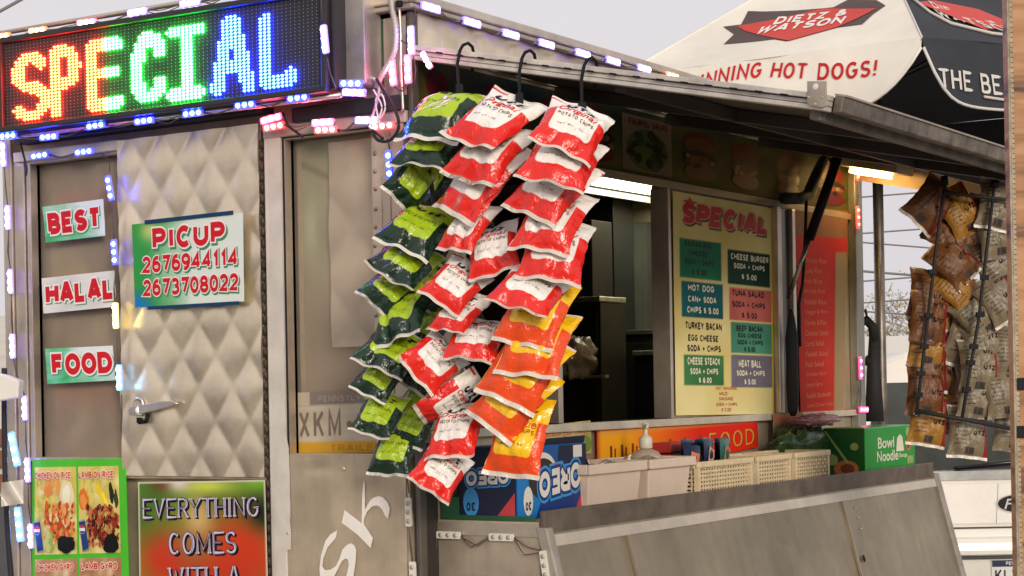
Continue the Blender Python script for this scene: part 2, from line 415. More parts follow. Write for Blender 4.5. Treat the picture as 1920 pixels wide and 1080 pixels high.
# ---- rear wall: sheet with two window openings, built in tiles round them
q1 = RX(64, 232, 308, 857); q2 = RX(541, 706, 262, 850)
zb = .32
rw = MB()
def xrect(y0, y1, z0, z1, x=.02, t=.05, mb=rw, mi=0): mb.box((x, y0, z0), (x + t, y1, z1), mi)
yA, yB = q1.tl.y, q1.tr.y; yC, yD = q2.tl.y, q2.tr.y
xrect(yA, WID, zb, ZR - .03); xrect(yB, yA, zb, q1.bl.z); xrect(yB, yA, q1.tl.z, ZR - .03)
xrect(yC, yB, zb, ZR - .03); xrect(yD, yC, zb, q2.bl.z); xrect(yD, yC, q2.tl.z, ZR - .03)
xrect(0.021, yD, zb, ZR - .03)
rw.build('rear_wall', STEELD, truck)
# ---- first rear window
def frame(mb, q, wd, pr=.012, dep=.03, mi=0):
    W, H = q.w(), q.h(); a, b = wd / W, wd / H
    for (u0, v0, u1, v1) in ((-a, -b, 0, 1 + b), (1, -b, 1 + a, 1 + b), (0, 1, 1, 1 + b), (0, -b, 1, 0)):
        q.sub(u0, v0, u1, v1).prism(mb, dep, pr, mi)
def window(q, fw, back, name='rear_window'):
    m = MB(); frame(m, q, fw, .006, .05); fo = m.build('rear_window', ALU, truck, .002)
    m = MB(); q.prism(m, .003, -.030); m.build('pane', GLASS, fo)
    return fo
def pgrid(name, q, col, nu, nv, parent, off=0., m=None, bulge=None):
    mb = MB(); mb.grid(lambda u, v: q.map(u, v, off + (bulge(u, v) if bulge else 0)), nu, nv, colfn=lambda u, v: lin(col(u, v)), smooth=True)
    return mb.build(name, m or printmat(), parent)
w1 = window(q1, .016, None)
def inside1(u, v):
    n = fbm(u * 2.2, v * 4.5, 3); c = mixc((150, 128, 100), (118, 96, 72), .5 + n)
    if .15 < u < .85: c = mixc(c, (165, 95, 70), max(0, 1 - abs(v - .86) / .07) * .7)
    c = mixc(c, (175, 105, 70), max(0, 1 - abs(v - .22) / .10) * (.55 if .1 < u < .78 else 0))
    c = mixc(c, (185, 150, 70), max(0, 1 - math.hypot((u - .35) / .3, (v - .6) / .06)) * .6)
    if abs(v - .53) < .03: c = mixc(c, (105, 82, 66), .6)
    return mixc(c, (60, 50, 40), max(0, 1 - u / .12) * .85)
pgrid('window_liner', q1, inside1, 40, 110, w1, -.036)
# ---- second rear window: greenish liner, a piece of quilted metal behind it
w2 = window(q2, .003, None)
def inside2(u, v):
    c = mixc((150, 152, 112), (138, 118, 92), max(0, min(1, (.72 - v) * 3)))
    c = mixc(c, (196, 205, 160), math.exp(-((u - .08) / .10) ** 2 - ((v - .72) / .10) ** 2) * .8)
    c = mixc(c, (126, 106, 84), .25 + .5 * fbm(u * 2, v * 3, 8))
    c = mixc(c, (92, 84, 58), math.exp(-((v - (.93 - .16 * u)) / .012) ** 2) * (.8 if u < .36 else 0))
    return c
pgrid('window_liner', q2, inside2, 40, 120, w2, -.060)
quilt('quilted_liner', q2.sub(.375, .335, 1, .985), w2, STEEL, .20, .235, .006, .008, .03, .05).location.x += .047
# ---- quilted door with its handle
qd = RX(231, 501, 262, 897)
door = MB(); qd.prism(door, .03, .010)
do = door.build('rear_door', STEELD, truck, .004)
quilt('quilted_skin', Quad(qd.map(.012, .995, .0135), qd.map(.99, .995, .0135), qd.map(.99, .01, .0135), qd.map(.012, .01, .0135), NX), do, QUILT, .1185, .172, .0050, .0062, .02, .03, 6)
# handle: a flat bar on a plate with a loop above and a hook below
hp = lambda x, y, o=.0: onX(x, y, -.018 - o)
m = MB(); hs_ = [(240, 768), (246, 762), (300, 752), (326, 752), (329, 757), (312, 764), (252, 779), (242, 778)]
m.prism([hp(x, y, .022) for x, y in hs_], (.012, 0, 0)); m.tube([hp(262, 770, .02), hp(262, 771, -.004)], .014, 10)
m.tube([hp(252, 762, .01), hp(252, 752, .01), hp(258, 747, .01), hp(266, 750, .01), hp(268, 760, .01)], .0042, 6)
ho = m.build('door_handle', mat('cast_metal', (.62, .58, .54), .3, .9, .15, 20), do, .002)
m = MB(); m.tube([hp(258, 780, -.003), hp(262, 792, .006), hp(274, 790, .01), hp(278, 776, .008)], .006, 6); m.tube([hp(262, 789, .012), hp(262, 789, -.01)], .009, 10)
m.build('latch_hook', BLACK, ho)
# piano hinge and the strips beside it
m = MB(); RX(502, 508, 245, 1200).prism(m, .02, .012)
z0, z1 = zb, ZX(505, 245); yy = YX(505.5); k = int((z1 - z0) / .028)
for i in range(k): m.tube([(-.014, yy, z0 + i * .028 + .003), (-.014, yy, z0 + i * .028 + .025)], .0055, 6)
m.build('piano_hinge', mat('rusty_hinge', (.10, .075, .055), .6, .6, .5, 30), truck)
m = MB(); RX(508, 538, 232, 1200).prism(m, .03, .014); m.build('door_post', WHITEP, truck, .003)
m = MB(); RX(538.5, 542.5, 235, 1200).prism(m, .02, .006); m.build('window_seal', BLKRUB, truck)
# paper tape stuck on the post, ragged at its lower end
m = MB(); n = 24
for i in range(n):
    yt, yb_ = 262 + (1036 - 262) * i / n, 262 + (1036 - 262) * (i + 1) / n
    xl = lambda y: 510 + random.uniform(-.6, .6); xr = lambda y: (534 if y < 840 else 540) + random.uniform(-1, 1)
    sh = lambda y: .0187 * (y - 731)
    e = 6 if i == n - 1 else 0
    m.prism([onX(xl(yt) + sh(yt), yt, -.0146), onX(xr(yt) + sh(yt), yt, -.0146), onX(xr(yb_) + sh(yb_), yb_ - e, -.0146), onX(xl(yb_) + sh(yb_), yb_, -.0146)], (.0004, 0, 0))
tag(m.build('paper_tape', mat('masking_paper', (.62, .57, .50), .8, 0, .12, 12)), 'long white paper tape running down the post beside the quilted door', 'tape')
# ---- column by the corner, with rivets
m = MB(); RX(708, 768, 215, 1200).prism(m, .03, .010); yy = YX(714)
for i in range(int((ZX(710, 250) - ZX(710, 845)) / .045)):
    z = ZX(710, 250) - .045 * i + random.uniform(-.006, .006); m.dome((-.010, yy + random.uniform(-.003, .003), z), NX, .006, .004, 1, 7)
col = m.build('corner_column', [mat('tan_sheet', (.66, .545, .40), .42, .45, .2, 4, .1, 20, streak=.15), mat('rivet_metal', (.4, .33, .26), .45, .8, .3, 30)], truck)
m = MB(); RX(739, 741, 250, 850).prism(m, .004, .0125); RX(724, 725.2, 330, 850).prism(m, .003, .0115); m.build('seam', STEELD, col)
# ---- lower panel with white painted letters
ql = RX(543, 768, 851, 1200)
m = MB(); ql.prism(m, .02, .010)
m.grid(lambda u, v: ql.map(u, v, .0125 + min(1, 10 * min(u, 1 - u, v, 1 - v)) * (.0022 * noise.noise(V((u * 3, v * 5, 3.))) - .004 * math.exp(-((u - .3) / .10) ** 2 - ((v - .93) / .03) ** 2))), 40, 60)
lp = m.build('lower_panel', mat('dull_panel', (.64, .52, .365), .42, .6, .26, 3, .25, 7, streak=.12), truck, .003)
zp = lambda x, y: onX(500 + x / 2.456, 640 + y / 2.456, -.0158)
m = MB()
m.prism([zp(*p) for p in [(447, 642), (452, 655), (452, 775), (475, 735), (492, 720), (515, 713), (535, 718), (556, 740), (567, 770), (558, 816), (545, 803), (532, 775), (518, 760), (503, 756), (482, 763), (462, 785), (449, 815), (446, 840), (489, 905), (478, 952), (418, 890), (345, 835), (359, 777), (400, 808), (437, 838), (440, 700)]], (.0004, 0, 0))
m.prism([zp(*p) for p in [(325, 870), (318, 905), (280, 950), (260, 1000), (256, 1035), (268, 1054), (292, 1052), (318, 1036), (336, 1000), (348, 960), (368, 938), (388, 930), (404, 940), (412, 962), (410, 1010), (398, 1090), (372, 1150), (330, 1170), (340, 1120), (366, 1085), (378, 1030), (374, 1005), (362, 1000), (346, 1012), (328, 1048), (306, 1090), (270, 1110), (246, 1090), (243, 1050), (250, 985), (270, 920), (292, 890)]], (.0004, 0, 0))
m.build('painted_lettering', ink('paintwhite', (236, 230, 220), .5), lp)
m = MB(); m.dome(onX(644, 879, -.014), NX, .006, .003); m.dome(onX(540, 1000, -.014), NX, .005, .003); m.build('screw', STEELD, lp)
# ---- left edge trim and header
m = MB(); RX(18, 34, 262, 1200).prism(m, .05, .015); RX(36, 55, 300, 1200).prism(m, .04, .008); m.build('edge_trim', ALU, truck, .003)
m = MB(); RX(36, 231, 288, 306).prism(m, .03, .022); m.build('window_header', WHITEP, truck, .002)
m = MB(); RX(500, 768, 236, 262).prism(m, .03, .016); m.build('panel_header', mat('scuffed_white', (.62, .54, .47), .45, .3, .3, 8), truck, .003)
m = MB(); RX(40, 505, 250, 272).prism(m, .05, .03); m.build('shadow_bar', mat('shadow_bar_black', (.06, .055, .06), .5, .3, .2, 8), truck, .003)  # dark bar standing in for the deep shadow under the sign
m = MB(); RX(60, 242, 858, 864).prism(m, .02, .016); m.build('window_sill', ALU, truck)
# black drip hood above the column
m = MB(); RX(560, 770, 205, 233).prism(m, .05, .03); m.build('drip_hood', mat('dark_hood', (.04, .045, .045), .45, .4, .3, 6), truck, .004)
m = MB(); RX(685, 716, 40, 190).prism(m, .02, .006); RX(722, 764, 36, 215).prism(m, .02, .004); m.build('upper_panel', mat('tan_upper', (.56, .48, .40), .45, .45, .2, 5, .1, 20), truck)
qa = RX(681, 692, 57, 87, -.008); m = MB(); put_text(m, qa.map, 'A', .05, 0, .95, 1, .0006, 1, .3, grow=.1); put_text(m, qa.map, 'A', .05, 0, .95, 1, .0012, 0, .24); m.build('lettering', [RED, WHT], truck)
# green and dark trim between the posts
m = MB(); RX(717, 721, 40, 190).prism(m, .01, .001); m.build('green_trim', mat('green_trim', (.06, .16, .05), .5, 0, .1), truck)
# ---- roof
m = MB(); m.box((-.035, -.035, ZR - .012), (LEN + .03, WID + .03, ZR + .012)); ro = m.build('roof', ALU, truck, .004)
zt = ZX(700, 31)
m = MB(); m.box((-.030, -.030, zt), (-.005, WID, ZR - .013)); m.box((-.004, -.030, zt), (LEN + .01, -.005, ZR - .013)); m.build('roof_trim', mat('tan_trim', (.52, .45, .37), .45, .5, .25, 5), ro, .003)
# ---- serving side, upper quilted band and picture fascia
xE = LEN
qb = Quad((.022, 0, zt), (xE, 0, zt), (xE, 0, zH - .0), (.022, 0, zH - .0), NY)
m = MB(); qb.prism(m, .05, -.004); m.box((.022, .004, zF), (xE, .054, zH - .001)); 
xW0, xW1 = XY(868), XY(1254)
m.box((.022, .004, .35), (xE, .054, zS)); m.box((.022, .004, zS + .001), (xW0, .054, zF - .001)); m.box((xW1 + .012, .004, zS + .001), (xE, .054, zF - .001))
m.box((xE - .05, .06, .35), (xE, WID, ZR - .03)); m.box((.08, WID - .05, .35), (xE - .06, WID, ZR - .03))
m.build('side_wall', STEELD, truck)
quilt('quilted_band', qb, truck, QUILT, .16, .20, .006, .012)
# corner return, the shade under the awning put into its dark colour
m = MB(); m.box((-.009, -.012, .35), (.0205, .002, zt - .002)); m.build('corner_trim', mat('shaded_corner', (.16, .14, .12), .5, .5, .3, 6), truck, .003)
qf = Quad((.024, 0, zH - .012), (xE - .02, 0, zH - .012), (xE - .02, 0, zF + .012), (.024, 0, zF + .012), NY)
def fasc(u, v):  # dark print tones carry the shade under the awning
    c = mixc((16, 38, 16), (70, 60, 22), .5 + fbm(u * 9, v * 2, 5)); return mixc(c, (104, 90, 36), max(0, (1 - v) * .8 - .1))
fa = pgrid('picture_fascia', qf, fasc, 120, 16, truck, .002)
# food pictures on the fascia, inks darkened to stand in for awning shade
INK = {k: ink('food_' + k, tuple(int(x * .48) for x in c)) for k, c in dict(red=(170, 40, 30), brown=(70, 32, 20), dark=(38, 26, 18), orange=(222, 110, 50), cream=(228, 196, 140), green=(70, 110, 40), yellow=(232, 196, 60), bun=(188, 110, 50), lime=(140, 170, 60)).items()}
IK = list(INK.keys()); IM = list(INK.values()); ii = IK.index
def fpic(px0, px1, kind):
    m = MB()
    a, b = XY(px0, 300), XY(px1, 300); sc_ = lambda x: (x - qf.tl.x) / (qf.tr.x - qf.tl.x)
    u0, u1 = sc_(a), sc_(b); mp = lambda u, v, o: qf.map(u0 + (u1 - u0) * u, .06 + .86 * v, o)
    o = .003
    if kind == 'plate':
        poly(m, mp, [(0, 0), (1, 0), (1, 1), (0, 1)], o, ii('cream')); o += .0004
        ellipse(m, mp, .5, .4, .42, .38, o, ii('lime')); o += .0004
        for i in range(26):
            t, r = random.random() * 6.28, random.random() ** .5 * .36
            ellipse(m, mp, .5 + r * math.cos(t), .40 + r * math.sin(t) * .9, random.uniform(.05, .12), random.uniform(.04, .1), o, ii(random.choice(['dark', 'brown', 'dark', 'green', 'bun'])), 9, random.random() * 3); o += .00004
        put_text(m, mp, 'FALAFEL SALAD', .12, .82, .9, .94, .0056, ii('red'), .24)
    else:
        ellipse(m, mp, .5, .74, .42, .22, o, ii('red')); o += .0003
        ellipse(m, mp, .5, .70, .40, .16, o, ii('bun')) if kind == 'burger' else None; o += .0003
        ellipse(m, mp, .5, .46, .44, .15, o, ii('brown')); o += .0003
        poly(m, mp, [(.1, .42), (.5, .22), (.92, .42), (.7, .5), (.3, .5)], o, ii('orange')); o += .0003
        ellipse(m, mp, .5, .2, .42, .16, o, ii('red' if kind == 'gyro' else 'bun')); o += .0003
        for i in range(8): ellipse(m, mp, random.uniform(.15, .85), random.uniform(.3, .5), .07, .05, o, ii(random.choice(['green', 'cream', 'red', 'dark'])), 8); o += .00005
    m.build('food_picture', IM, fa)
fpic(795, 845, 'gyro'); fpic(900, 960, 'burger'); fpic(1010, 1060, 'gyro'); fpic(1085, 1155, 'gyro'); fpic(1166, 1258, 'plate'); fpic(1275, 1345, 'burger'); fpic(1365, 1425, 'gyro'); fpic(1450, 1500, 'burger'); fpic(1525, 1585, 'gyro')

m = MB(); m.box((.024, -.012, zF - .012), (xE - .02, .003, zF + .011)); m.build('fascia_moulding', mat('tan_moulding', (.40, .31, .19), .5, .3, .2, 8), truck, .002)
# ---- service window: posts, sill
xP = XY(1052)
for lo_, hi_ in (((xW1 - .004, -.012, zS + .001), (xW1 + .011, .05, zF - .013)), ((xP - .012, .0, zS + .001), (xP + .012, .045, zF - .013)), ((xW0, -.004, zS + .001), (xW0 + .02, .05, zF - .013))):
    m = MB(); m.box(lo_, hi_); m.build('window_post', ALU, truck, .002)
m = MB(); m.box((.03, -.022, zS - .022), (xE - .02, .06, zS)); m.build('window_ledge', mat('cream_ledge', (.62, .55, .43), .5, 0, .2, 8), truck, .002)
m = MB(); a, b = XY(1448), XY(1487); m.box((a, -.03, zS + .001), (a + (b - a) * .2, .003, zF - .013)); m.box((a + (b - a) * .85, -.02, zS + .001), (b, .003, zF - .013)); m.build('sliding_track', ALU, truck, .002)
m = MB(); m.box((a + (b - a) * .21, -.006, zS + .001), (a + (b - a) * .84, .003, zF - .013)); m.build('smoked_pane', mat('bronze_pane', (.05, .035, .02), .18, .4, .2, 5), truck)
m = MB(); m.box((xE - .055, -.03, .35), (xE + .012, .003, zH - .002)); m.build('end_post', mat('green_grey_metal', (.36, .36, .30), .4, .6, .25, 5), truck, .004)
# ---- awning
aw = MB(); dz = (zo - zH) / (yo - 0); NA = V((0, dz, -1)).normalized()  # pointing down
def A(x, t, off=0.): return V((x, yo * t, zH + (zo - zH) * t)) - NA * off
aw.prism([A(.03, .02), A(xE, .02), A(xE, 1), A(.03, 1)], -NA * .012)
awn = aw.build('awning', mat('awning_sheet', (.06, .052, .046), .5, .5, .25, 3, .1, 20), truck)
for x in (.62, 1.25, 1.9):
    m = MB(); m.prism([A(x, .03, -.002), A(x + .035, .03, -.002), A(x + .035, .97, -.002), A(x, .97, -.002)], NA * .03); m.build('awning_rib', mat('rib_metal', (.08, .065, .055), .5, .5, .2, 6), awn)
m = MB(); m.prism([A(.06, .5, -.002), A(xE - .04, .5, -.002), A(xE - .04, .53, -.002), A(.06, .53, -.002)], NA * .03)
m.build('cross_rib', MATS['rib_metal'], awn)
# left side rail: white channel of two flanges
m = MB()
m.prism([A(-.012, .0, .014), A(.028, .0, .014), A(.028, 1, .014), A(-.012, 1, .014)], NA * .012)
m.prism([A(-.004, .0, .001), A(.028, .0, .001), A(.028, 1, .001), A(-.004, 1, .001)], NA * .010)
m.prism([A(-.009, .0, -.0105), A(.028, .0, -.0105), A(.028, 1, -.0105), A(-.009, 1, -.0105)], NA * .010)
rail = m.build('awning_rail', mat('white_channel', (.72, .66, .58), .4, .35, .25, 12), awn, .0015)
m = MB()
for t in [.08 + .055 * i for i in range(16)]: m.prism([A(-.0135, t, .004), A(-.0135, t + .016, .004), A(-.0135, t + .016, -.0), A(-.0135, t, -.0)], (.004, 0, 0))
for t0, t1 in ((.62, .74), (.76, .96)): m.prism([A(-.0138, t0, .0005), A(-.0138, t1, .0005), A(-.0138, t1, -.001), A(-.0138, t0, -.001)], (.004, 0, 0))
m.build('rail_slot', BLACK, rail)
# outer edge: deep dusty channel
m = MB(); m.prism([A(.03, 1.0, .016), A(xE, 1.0, .016), A(xE, 1.0, -.022), A(.03, 1.0, -.022)], (0, -.022, 0)); 
m.prism([A(.03, .955, -.0), A(xE, .955, -.0), A(xE, .98, -.0), A(.03, .98, -.0)], NA * .04)
oc = m.build('awning_edge', mat('dusty_channel', (.25, .21, .17), .55, .5, .45, 14, .3, 40), awn, .003)
m = MB(); m.prism([A(.03, 1.0, .0165), A(xE, 1.0, .0165), A(xE, 1.024, .0165), A(.03, 1.024, .0165)], -NA * .004); m.build('edge_bead', ALU, oc)
# bracket plate with hole at the outer corner
m = MB()
bp = [onX(x, y, -.016) for x, y in ((1513, 152), (1549, 152), (1549, 199), (1543, 202), (1520, 199), (1513, 194))]
m.prism(bp, (.005, 0, 0)); br = m.build('bracket_plate', mat('plate_metal', (.50, .43, .35), .45, .6, .3, 12), awn, .001)
for x, y, r in ((1529, 162, .0065), (1516, 182, .003), (1541, 182, .003), (1528, 195, .0032)):
    m = MB(); m.dome(onX(x, y, -.0162), NX, r, .001, 0, 12); m.build('bolt_hole', mat('pale_hole', (.75, .73, .7), .6, 0, 0) if r > .005 else STEELD, br)
# end lip that the lamp shines on
m = MB(); m.prism([A(xE - .006, .04, -.002), A(xE - .006, .99, -.002), A(xE - .006, .99, -.07), A(xE - .006, .04, -.07)], (.008, 0, 0))
m.build('end_lip', mat('cream_lip', (.52, .40, .26), .45, .2, .2, 8), awn)
# ---- gas struts
def strut(px, py, pxt, pyt, t=.03):
    lo = onY(px, py, -t); hi = onX(pxt, pyt, lo.x)
    m = MB(); k = .42
    m.tube([lo.lerp(hi, k), hi], .017, 10); so_ = m.build('gas_strut', BLACK, truck)
    m = MB(); m.tube([lo, lo.lerp(hi, k)], .008, 8); m.build('strut_rod', mat('chrome_rod', (.5, .42, .34), .25, .9, .1), so_)
strut(1478, 560, 1572, 292)
m = MB(); a = [onY(x, y, -.05) for x, y in ((1470, 372), (1500, 372), (1515, 365), (1530, 330), (1545, 300))]; m.tube(a, .02, 8); m.build('hose', BLKRUB, truck)
m = MB(); m.tube([onY(x, y, -.06) for x, y in ((1512, 372), (1510, 440), (1508, 480), (1505, 530), (1498, 570), (1500, 650))], .006, 6); m.build('cable', BLKRUB, truck)
m = MB(); m.lathe(onY(1487, 780, -.06) , [(.008, 0), (.018, .02), (.022, .10), (.020, .18), (.022, .26), (.012, .33), (.005, .36)], 10)
tag(m.build('folded_umbrella_cover', BLKRUB), 'black cloth bundle hanging beside the red menu list', 'cloth bundle')
# ---- serving shelf with sloping front
zSh = 1.285; zl = 1.312; ys = -.30; xs0, xs1 = .075, onY(1744, 868, ys).x
sh = MB(); sh.box((xs0, ys + .004, zSh - .02), (xs1, .0035, zSh)); shelf = sh.build('serving_shelf', STEELD, truck)
m = MB(); m.box((xs0, ys - .012, zSh - .03), (xs1, ys, zl)); m.build('shelf_lip', mat('lip_metal', (.20, .155, .115), .5, .5, .35, 10, .1, 40), shelf, .002)
sl_ = V((0, -.26, -1)).normalized()     # slope of the front
def S(x, d, off=0.): return V((x, ys - .013, zSh - .026)) + sl_ * d + V((0, -1, .26)).normalized() * off
m = MB(); m.prism([S(xs0, .0), S(xs1, .0), S(xs1, .75), S(xs0, .75)], (0, .012, 0))
def flapskin(u, v):
    x, d = xs0 + .004 + (xs1 - xs0 - .008) * u, .004 + .74 * v; e = min(1, 8 * min(u, 1 - u, v + .02, 1.02 - v)); return S(x, d, .003 + e * (.006 * noise.noise(V((x * 2.1, d * 3., 3.))) + .0025 * noise.noise(V((x * 7, d * 6., 9.)))))
m.grid(flapskin, 110, 40)
ff = m.build('front_flap', mat('flap_sheet', (.38, .315, .215), .42, .65, .32, 2.0, .25, 8, streak=.13), shelf)
m = MB(); m.prism([S(xs0 + .02, .006, .006), S(xs1, .006, .006), S(xs1, .034, .006), S(xs0 + .02, .034, .006)], (0, .008, 0)); m.build('trim_strip', mat('pale_strip', (.60, .52, .43), .45, .3, .15, 10), ff)
for xx, wd in ((xs0 - .008, .030), (xs1 - .01, .04)):
    m = MB(); m.prism([S(xx, -.012, .012), S(xx + wd, -.012, .012), S(xx + wd, .76, .012), S(xx, .76, .012)], (0, .03, 0))
    m.build('flap_edge', mat('edge_metal', (.42, .37, .31), .5, .5, .3, 8), ff, .003)
for px in (1188, 1590):
    x = onY(px, 960, ys - .05).x; m = MB(); m.prism([S(x, .035, .011), S(x + .012, .035, .011), S(x + .012, .75, .011), S(x, .75, .011)], (0, .008, 0))
    m.build('flap_seam', mat('seam_metal', (.36, .30, .22), .4, .6, .2), ff)
m = MB()
x = onY(1613, 960, ys - .05).x
for d in (.06, .095, .13): m.dome(S(x, d, .006), (0, -1, .26), .004, .004)
m.build('rivet', ALU, ff)
m = MB(); m.dome(onP(1620, 1047, S(0, 0, .010), V((0, -1, .26))), (0, -1, .26), .012, .0015, 0, 12); m.build('keyhole', BLACK, ff)
# left end of the shelf box
m = MB(); m.box((xs0, ys + .001, .6), (xs0 + .012, .0035, zSh - .021)); m.build('shelf_end', mat('end_sheet', (.52, .435, .325), .45, .6, .25, 4, .2, 12, streak=.14), shelf, .002)
m = MB(); m.box((xs0 - .004, ys + .001, zSh - .035), (xs0 + .0, .0035, zSh - .004)); m.build('shelf_edge', ALU, shelf)
# very dark strip on the wall between the corner and the shelf
m = MB(); m.box((.0215, -.006, .36), (xs0 - .001, .0035, zS - .03)); m.build('recess_trim', mat('recess_dark', (.035, .03, .025), .6, .2, .4, 9), truck)
# wheels under the truck
for sx in (1.0, 1.75):
    m = MB(); m.add([], []); 
    for yy in (.10,):
        c = V((sx, yy, .30)); m.tube([c + V((0, -.08, 0)), c + V((0, .1, 0))], .30, 24)
    wh = m.build('wheel', BLKRUB, truck); m = MB(); m.tube([(sx, .012, .30), (sx, .03, .30)], .17, 18); m.build('rim', ALU, wh)
m = MB(); m.box((.1, .06, .28), (xE - .1, WID - .1, .34)); m.build('chassis', BLACK, truck)
m = MB(); m.box((.08, .06, 1.0), (xE - .06, WID - .06, 1.03)); m.build('interior_floor', DARKIN, truck)

# ================================================================== INSIDE THE TRUCK
yK = 1.25
m = MB(); m.box((.09, yK, 1.03), (xE - .06, yK + .01, ZR - .04)); m.build('interior_wall', mat('dark_wall_steel', (.02, .018, .015), .4, .8, .3, 3), truck)  # back wall in a near-black steel colour
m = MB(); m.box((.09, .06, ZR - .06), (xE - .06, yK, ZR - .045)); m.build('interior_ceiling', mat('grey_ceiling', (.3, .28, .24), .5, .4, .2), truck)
def box_px(x0, x1, yt, yb, y, dep, name, mts, label, cat, bev=.004):
    a, b = onY(x0, yt, y), onY(x1, yb, y); m = MB(); m.box((a.x, y, b.z), (b.x, y + dep, a.z)); return m
yh = .75
a, b = onY(1040, 352, yh), onY(1330, 388, yh)
hood = thing('range_hood', 'steel range hood with dark underside seen through the serving window', 'range hood', (a.x, yh, b.z))
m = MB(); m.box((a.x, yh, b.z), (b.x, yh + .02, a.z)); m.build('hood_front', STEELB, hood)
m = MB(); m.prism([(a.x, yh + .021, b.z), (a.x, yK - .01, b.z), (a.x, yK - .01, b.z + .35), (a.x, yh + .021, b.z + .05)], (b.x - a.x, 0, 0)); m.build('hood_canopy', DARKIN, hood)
a, b = onY(1120, 322, .66), onY(1245, 366, .66)
lamp = thing('ceiling_light', 'bright white strip light above the range hood inside the truck', 'light', (a.x, .5, a.z))
m = MB(); m.box((a.x, .30, a.z - .02), (b.x + .25, .70, a.z)); m.build('fixture', WHITEP, lamp)
m = MB(); m.box((a.x + .01, .31, a.z - .045), (b.x + .24, .69, a.z - .021)); m.build('diffuser', emis('cool_light', (4.5, 4.5, 3.5)), lamp)
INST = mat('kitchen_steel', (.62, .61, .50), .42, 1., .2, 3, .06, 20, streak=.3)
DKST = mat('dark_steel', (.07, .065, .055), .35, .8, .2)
def endcab(px, x, dep, name, label, cat, m0, lip=True):      # stands against the far end wall of the kitchen
    x0, x1, yt, yb = px; a, b = onX(x0, yt, x), onX(x1, yb, x); t = thing(name, label, cat, (x + dep / 2, (a.y + b.y) / 2, b.z))
    m = MB(); m.box((x, b.y, b.z), (x + dep, a.y, a.z)); m.build('body', m0, t, .003)
    if lip:
        m = MB(); m.box((x - .012, b.y - .004, a.z + .001), (x + dep, a.y + .004, a.z + .020)); m.build('top', INST, t, .003)
        m = MB(); m.box((x - .006, b.y + .012, b.z + .01), (x - .001, a.y - .012, a.z - .03)); m.build('door', m0, t, .002)
    return t
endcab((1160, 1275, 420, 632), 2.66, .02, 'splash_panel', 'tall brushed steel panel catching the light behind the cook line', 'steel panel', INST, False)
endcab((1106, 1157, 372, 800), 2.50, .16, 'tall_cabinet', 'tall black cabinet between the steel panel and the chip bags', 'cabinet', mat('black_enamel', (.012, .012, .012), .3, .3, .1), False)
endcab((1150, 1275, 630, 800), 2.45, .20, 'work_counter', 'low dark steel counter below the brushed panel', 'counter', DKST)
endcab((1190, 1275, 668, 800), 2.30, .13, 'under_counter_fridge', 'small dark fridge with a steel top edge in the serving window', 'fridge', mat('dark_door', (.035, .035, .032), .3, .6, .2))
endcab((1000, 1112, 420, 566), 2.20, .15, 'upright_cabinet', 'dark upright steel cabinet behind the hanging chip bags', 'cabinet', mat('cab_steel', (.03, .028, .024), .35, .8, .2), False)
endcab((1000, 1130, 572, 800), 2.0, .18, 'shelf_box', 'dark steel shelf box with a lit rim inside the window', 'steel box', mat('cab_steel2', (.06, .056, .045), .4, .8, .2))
m = MB()
def crump(u, v):
    th, ph_ = u * 2 * math.pi, (v - .5) * math.pi; d = V((math.cos(th) * math.cos(ph_), math.sin(th) * math.cos(ph_), math.sin(ph_))); k = 1 + .5 * noise.noise(d * 3 + V((4., 0, 0))); return onY(1082, 672, .62) + V((d.x * .09 * k, d.y * .05 * k, d.z * .07 * k))
m.grid(crump, 26, 16); tag(m.build('plastic_bag', mat('brown_film', (.20, .14, .08), .2, 0, .3, 20)), 'crumpled brown plastic bag inside the window behind the orange chip bags', 'plastic bag')
a, b = onY(1040, 694, .70), onY(1118, 712, .55); m = MB(); m.box((a.x, .5, a.z - .03), (b.x, .74, a.z - .02)); tag(m.build('prep_shelf', INST), 'thin steel shelf under the brown bag inside the window', 'shelf')
# ================================================================== LED SIGN
SX = -.13
qs = QX((6, 82), (604, -12), (606, 161), (10, 238), SX)
sg = thing('led_sign', 'scrolling LED sign spelling SPECIAL in red, green and blue dots', 'LED sign', tuple((qs.bl + qs.br) / 2))
qo = QX((-14, 70), (618, -28), (622, 165), (-8, 250), SX - .004)
m = MB(); qo.prism(m, .116, -.012); m.build('housing', mat('sign_case', (.025, .025, .03), .4, .3, .2, 8), sg, .004)
m = MB(); frame(m, qs, .016, .010, .02); m.build('bezel', mat('sign_bezel', (.03, .028, .03), .35, .2, .2, 8), sg, .003)
m = MB(); qs.prism(m, .006, -.004); m.build('face', mat('sign_face', (.028, .028, .03), .85, 0, .1, 20), sg)
COLS, ROWS = 82, 26
letters = [('S', 20, 95, 97, 228), ('P', 92, 151, 85, 218), ('E', 158, 233, 73, 205), ('C', 243, 312, 58, 193), ('I', 312, 386, 45, 186), ('A', 392, 477, 30, 176), ('L', 479, 560, 22, 163)]
GI = {'I': [[(0, 1), (1, 1)], [(0, 0), (1, 0)], [(.5, 0), (.5, 1)]], 'C': [[(.98, .72), (.9, .85), (.75, .97), (.45, 1), (.2, .85), (.04, .6), (0, .35), (.1, .12), (.3, 0), (.7, 0), (.95, .12), (1, .22)]],
      'L': [[(.08, 1), (.08, 0), (.9, 0), (.95, .1)]]}
def in_uv(px, py):
    p = onX(px, py, SX); U = (p - qs.bl).dot((qs.br - qs.bl)) / qs.w() ** 2
    b = qs.bl.lerp(qs.br, U); t = qs.tl.lerp(qs.tr, U); return U, (p - b).dot(t - b) / (t - b).length_squared
lit = {}
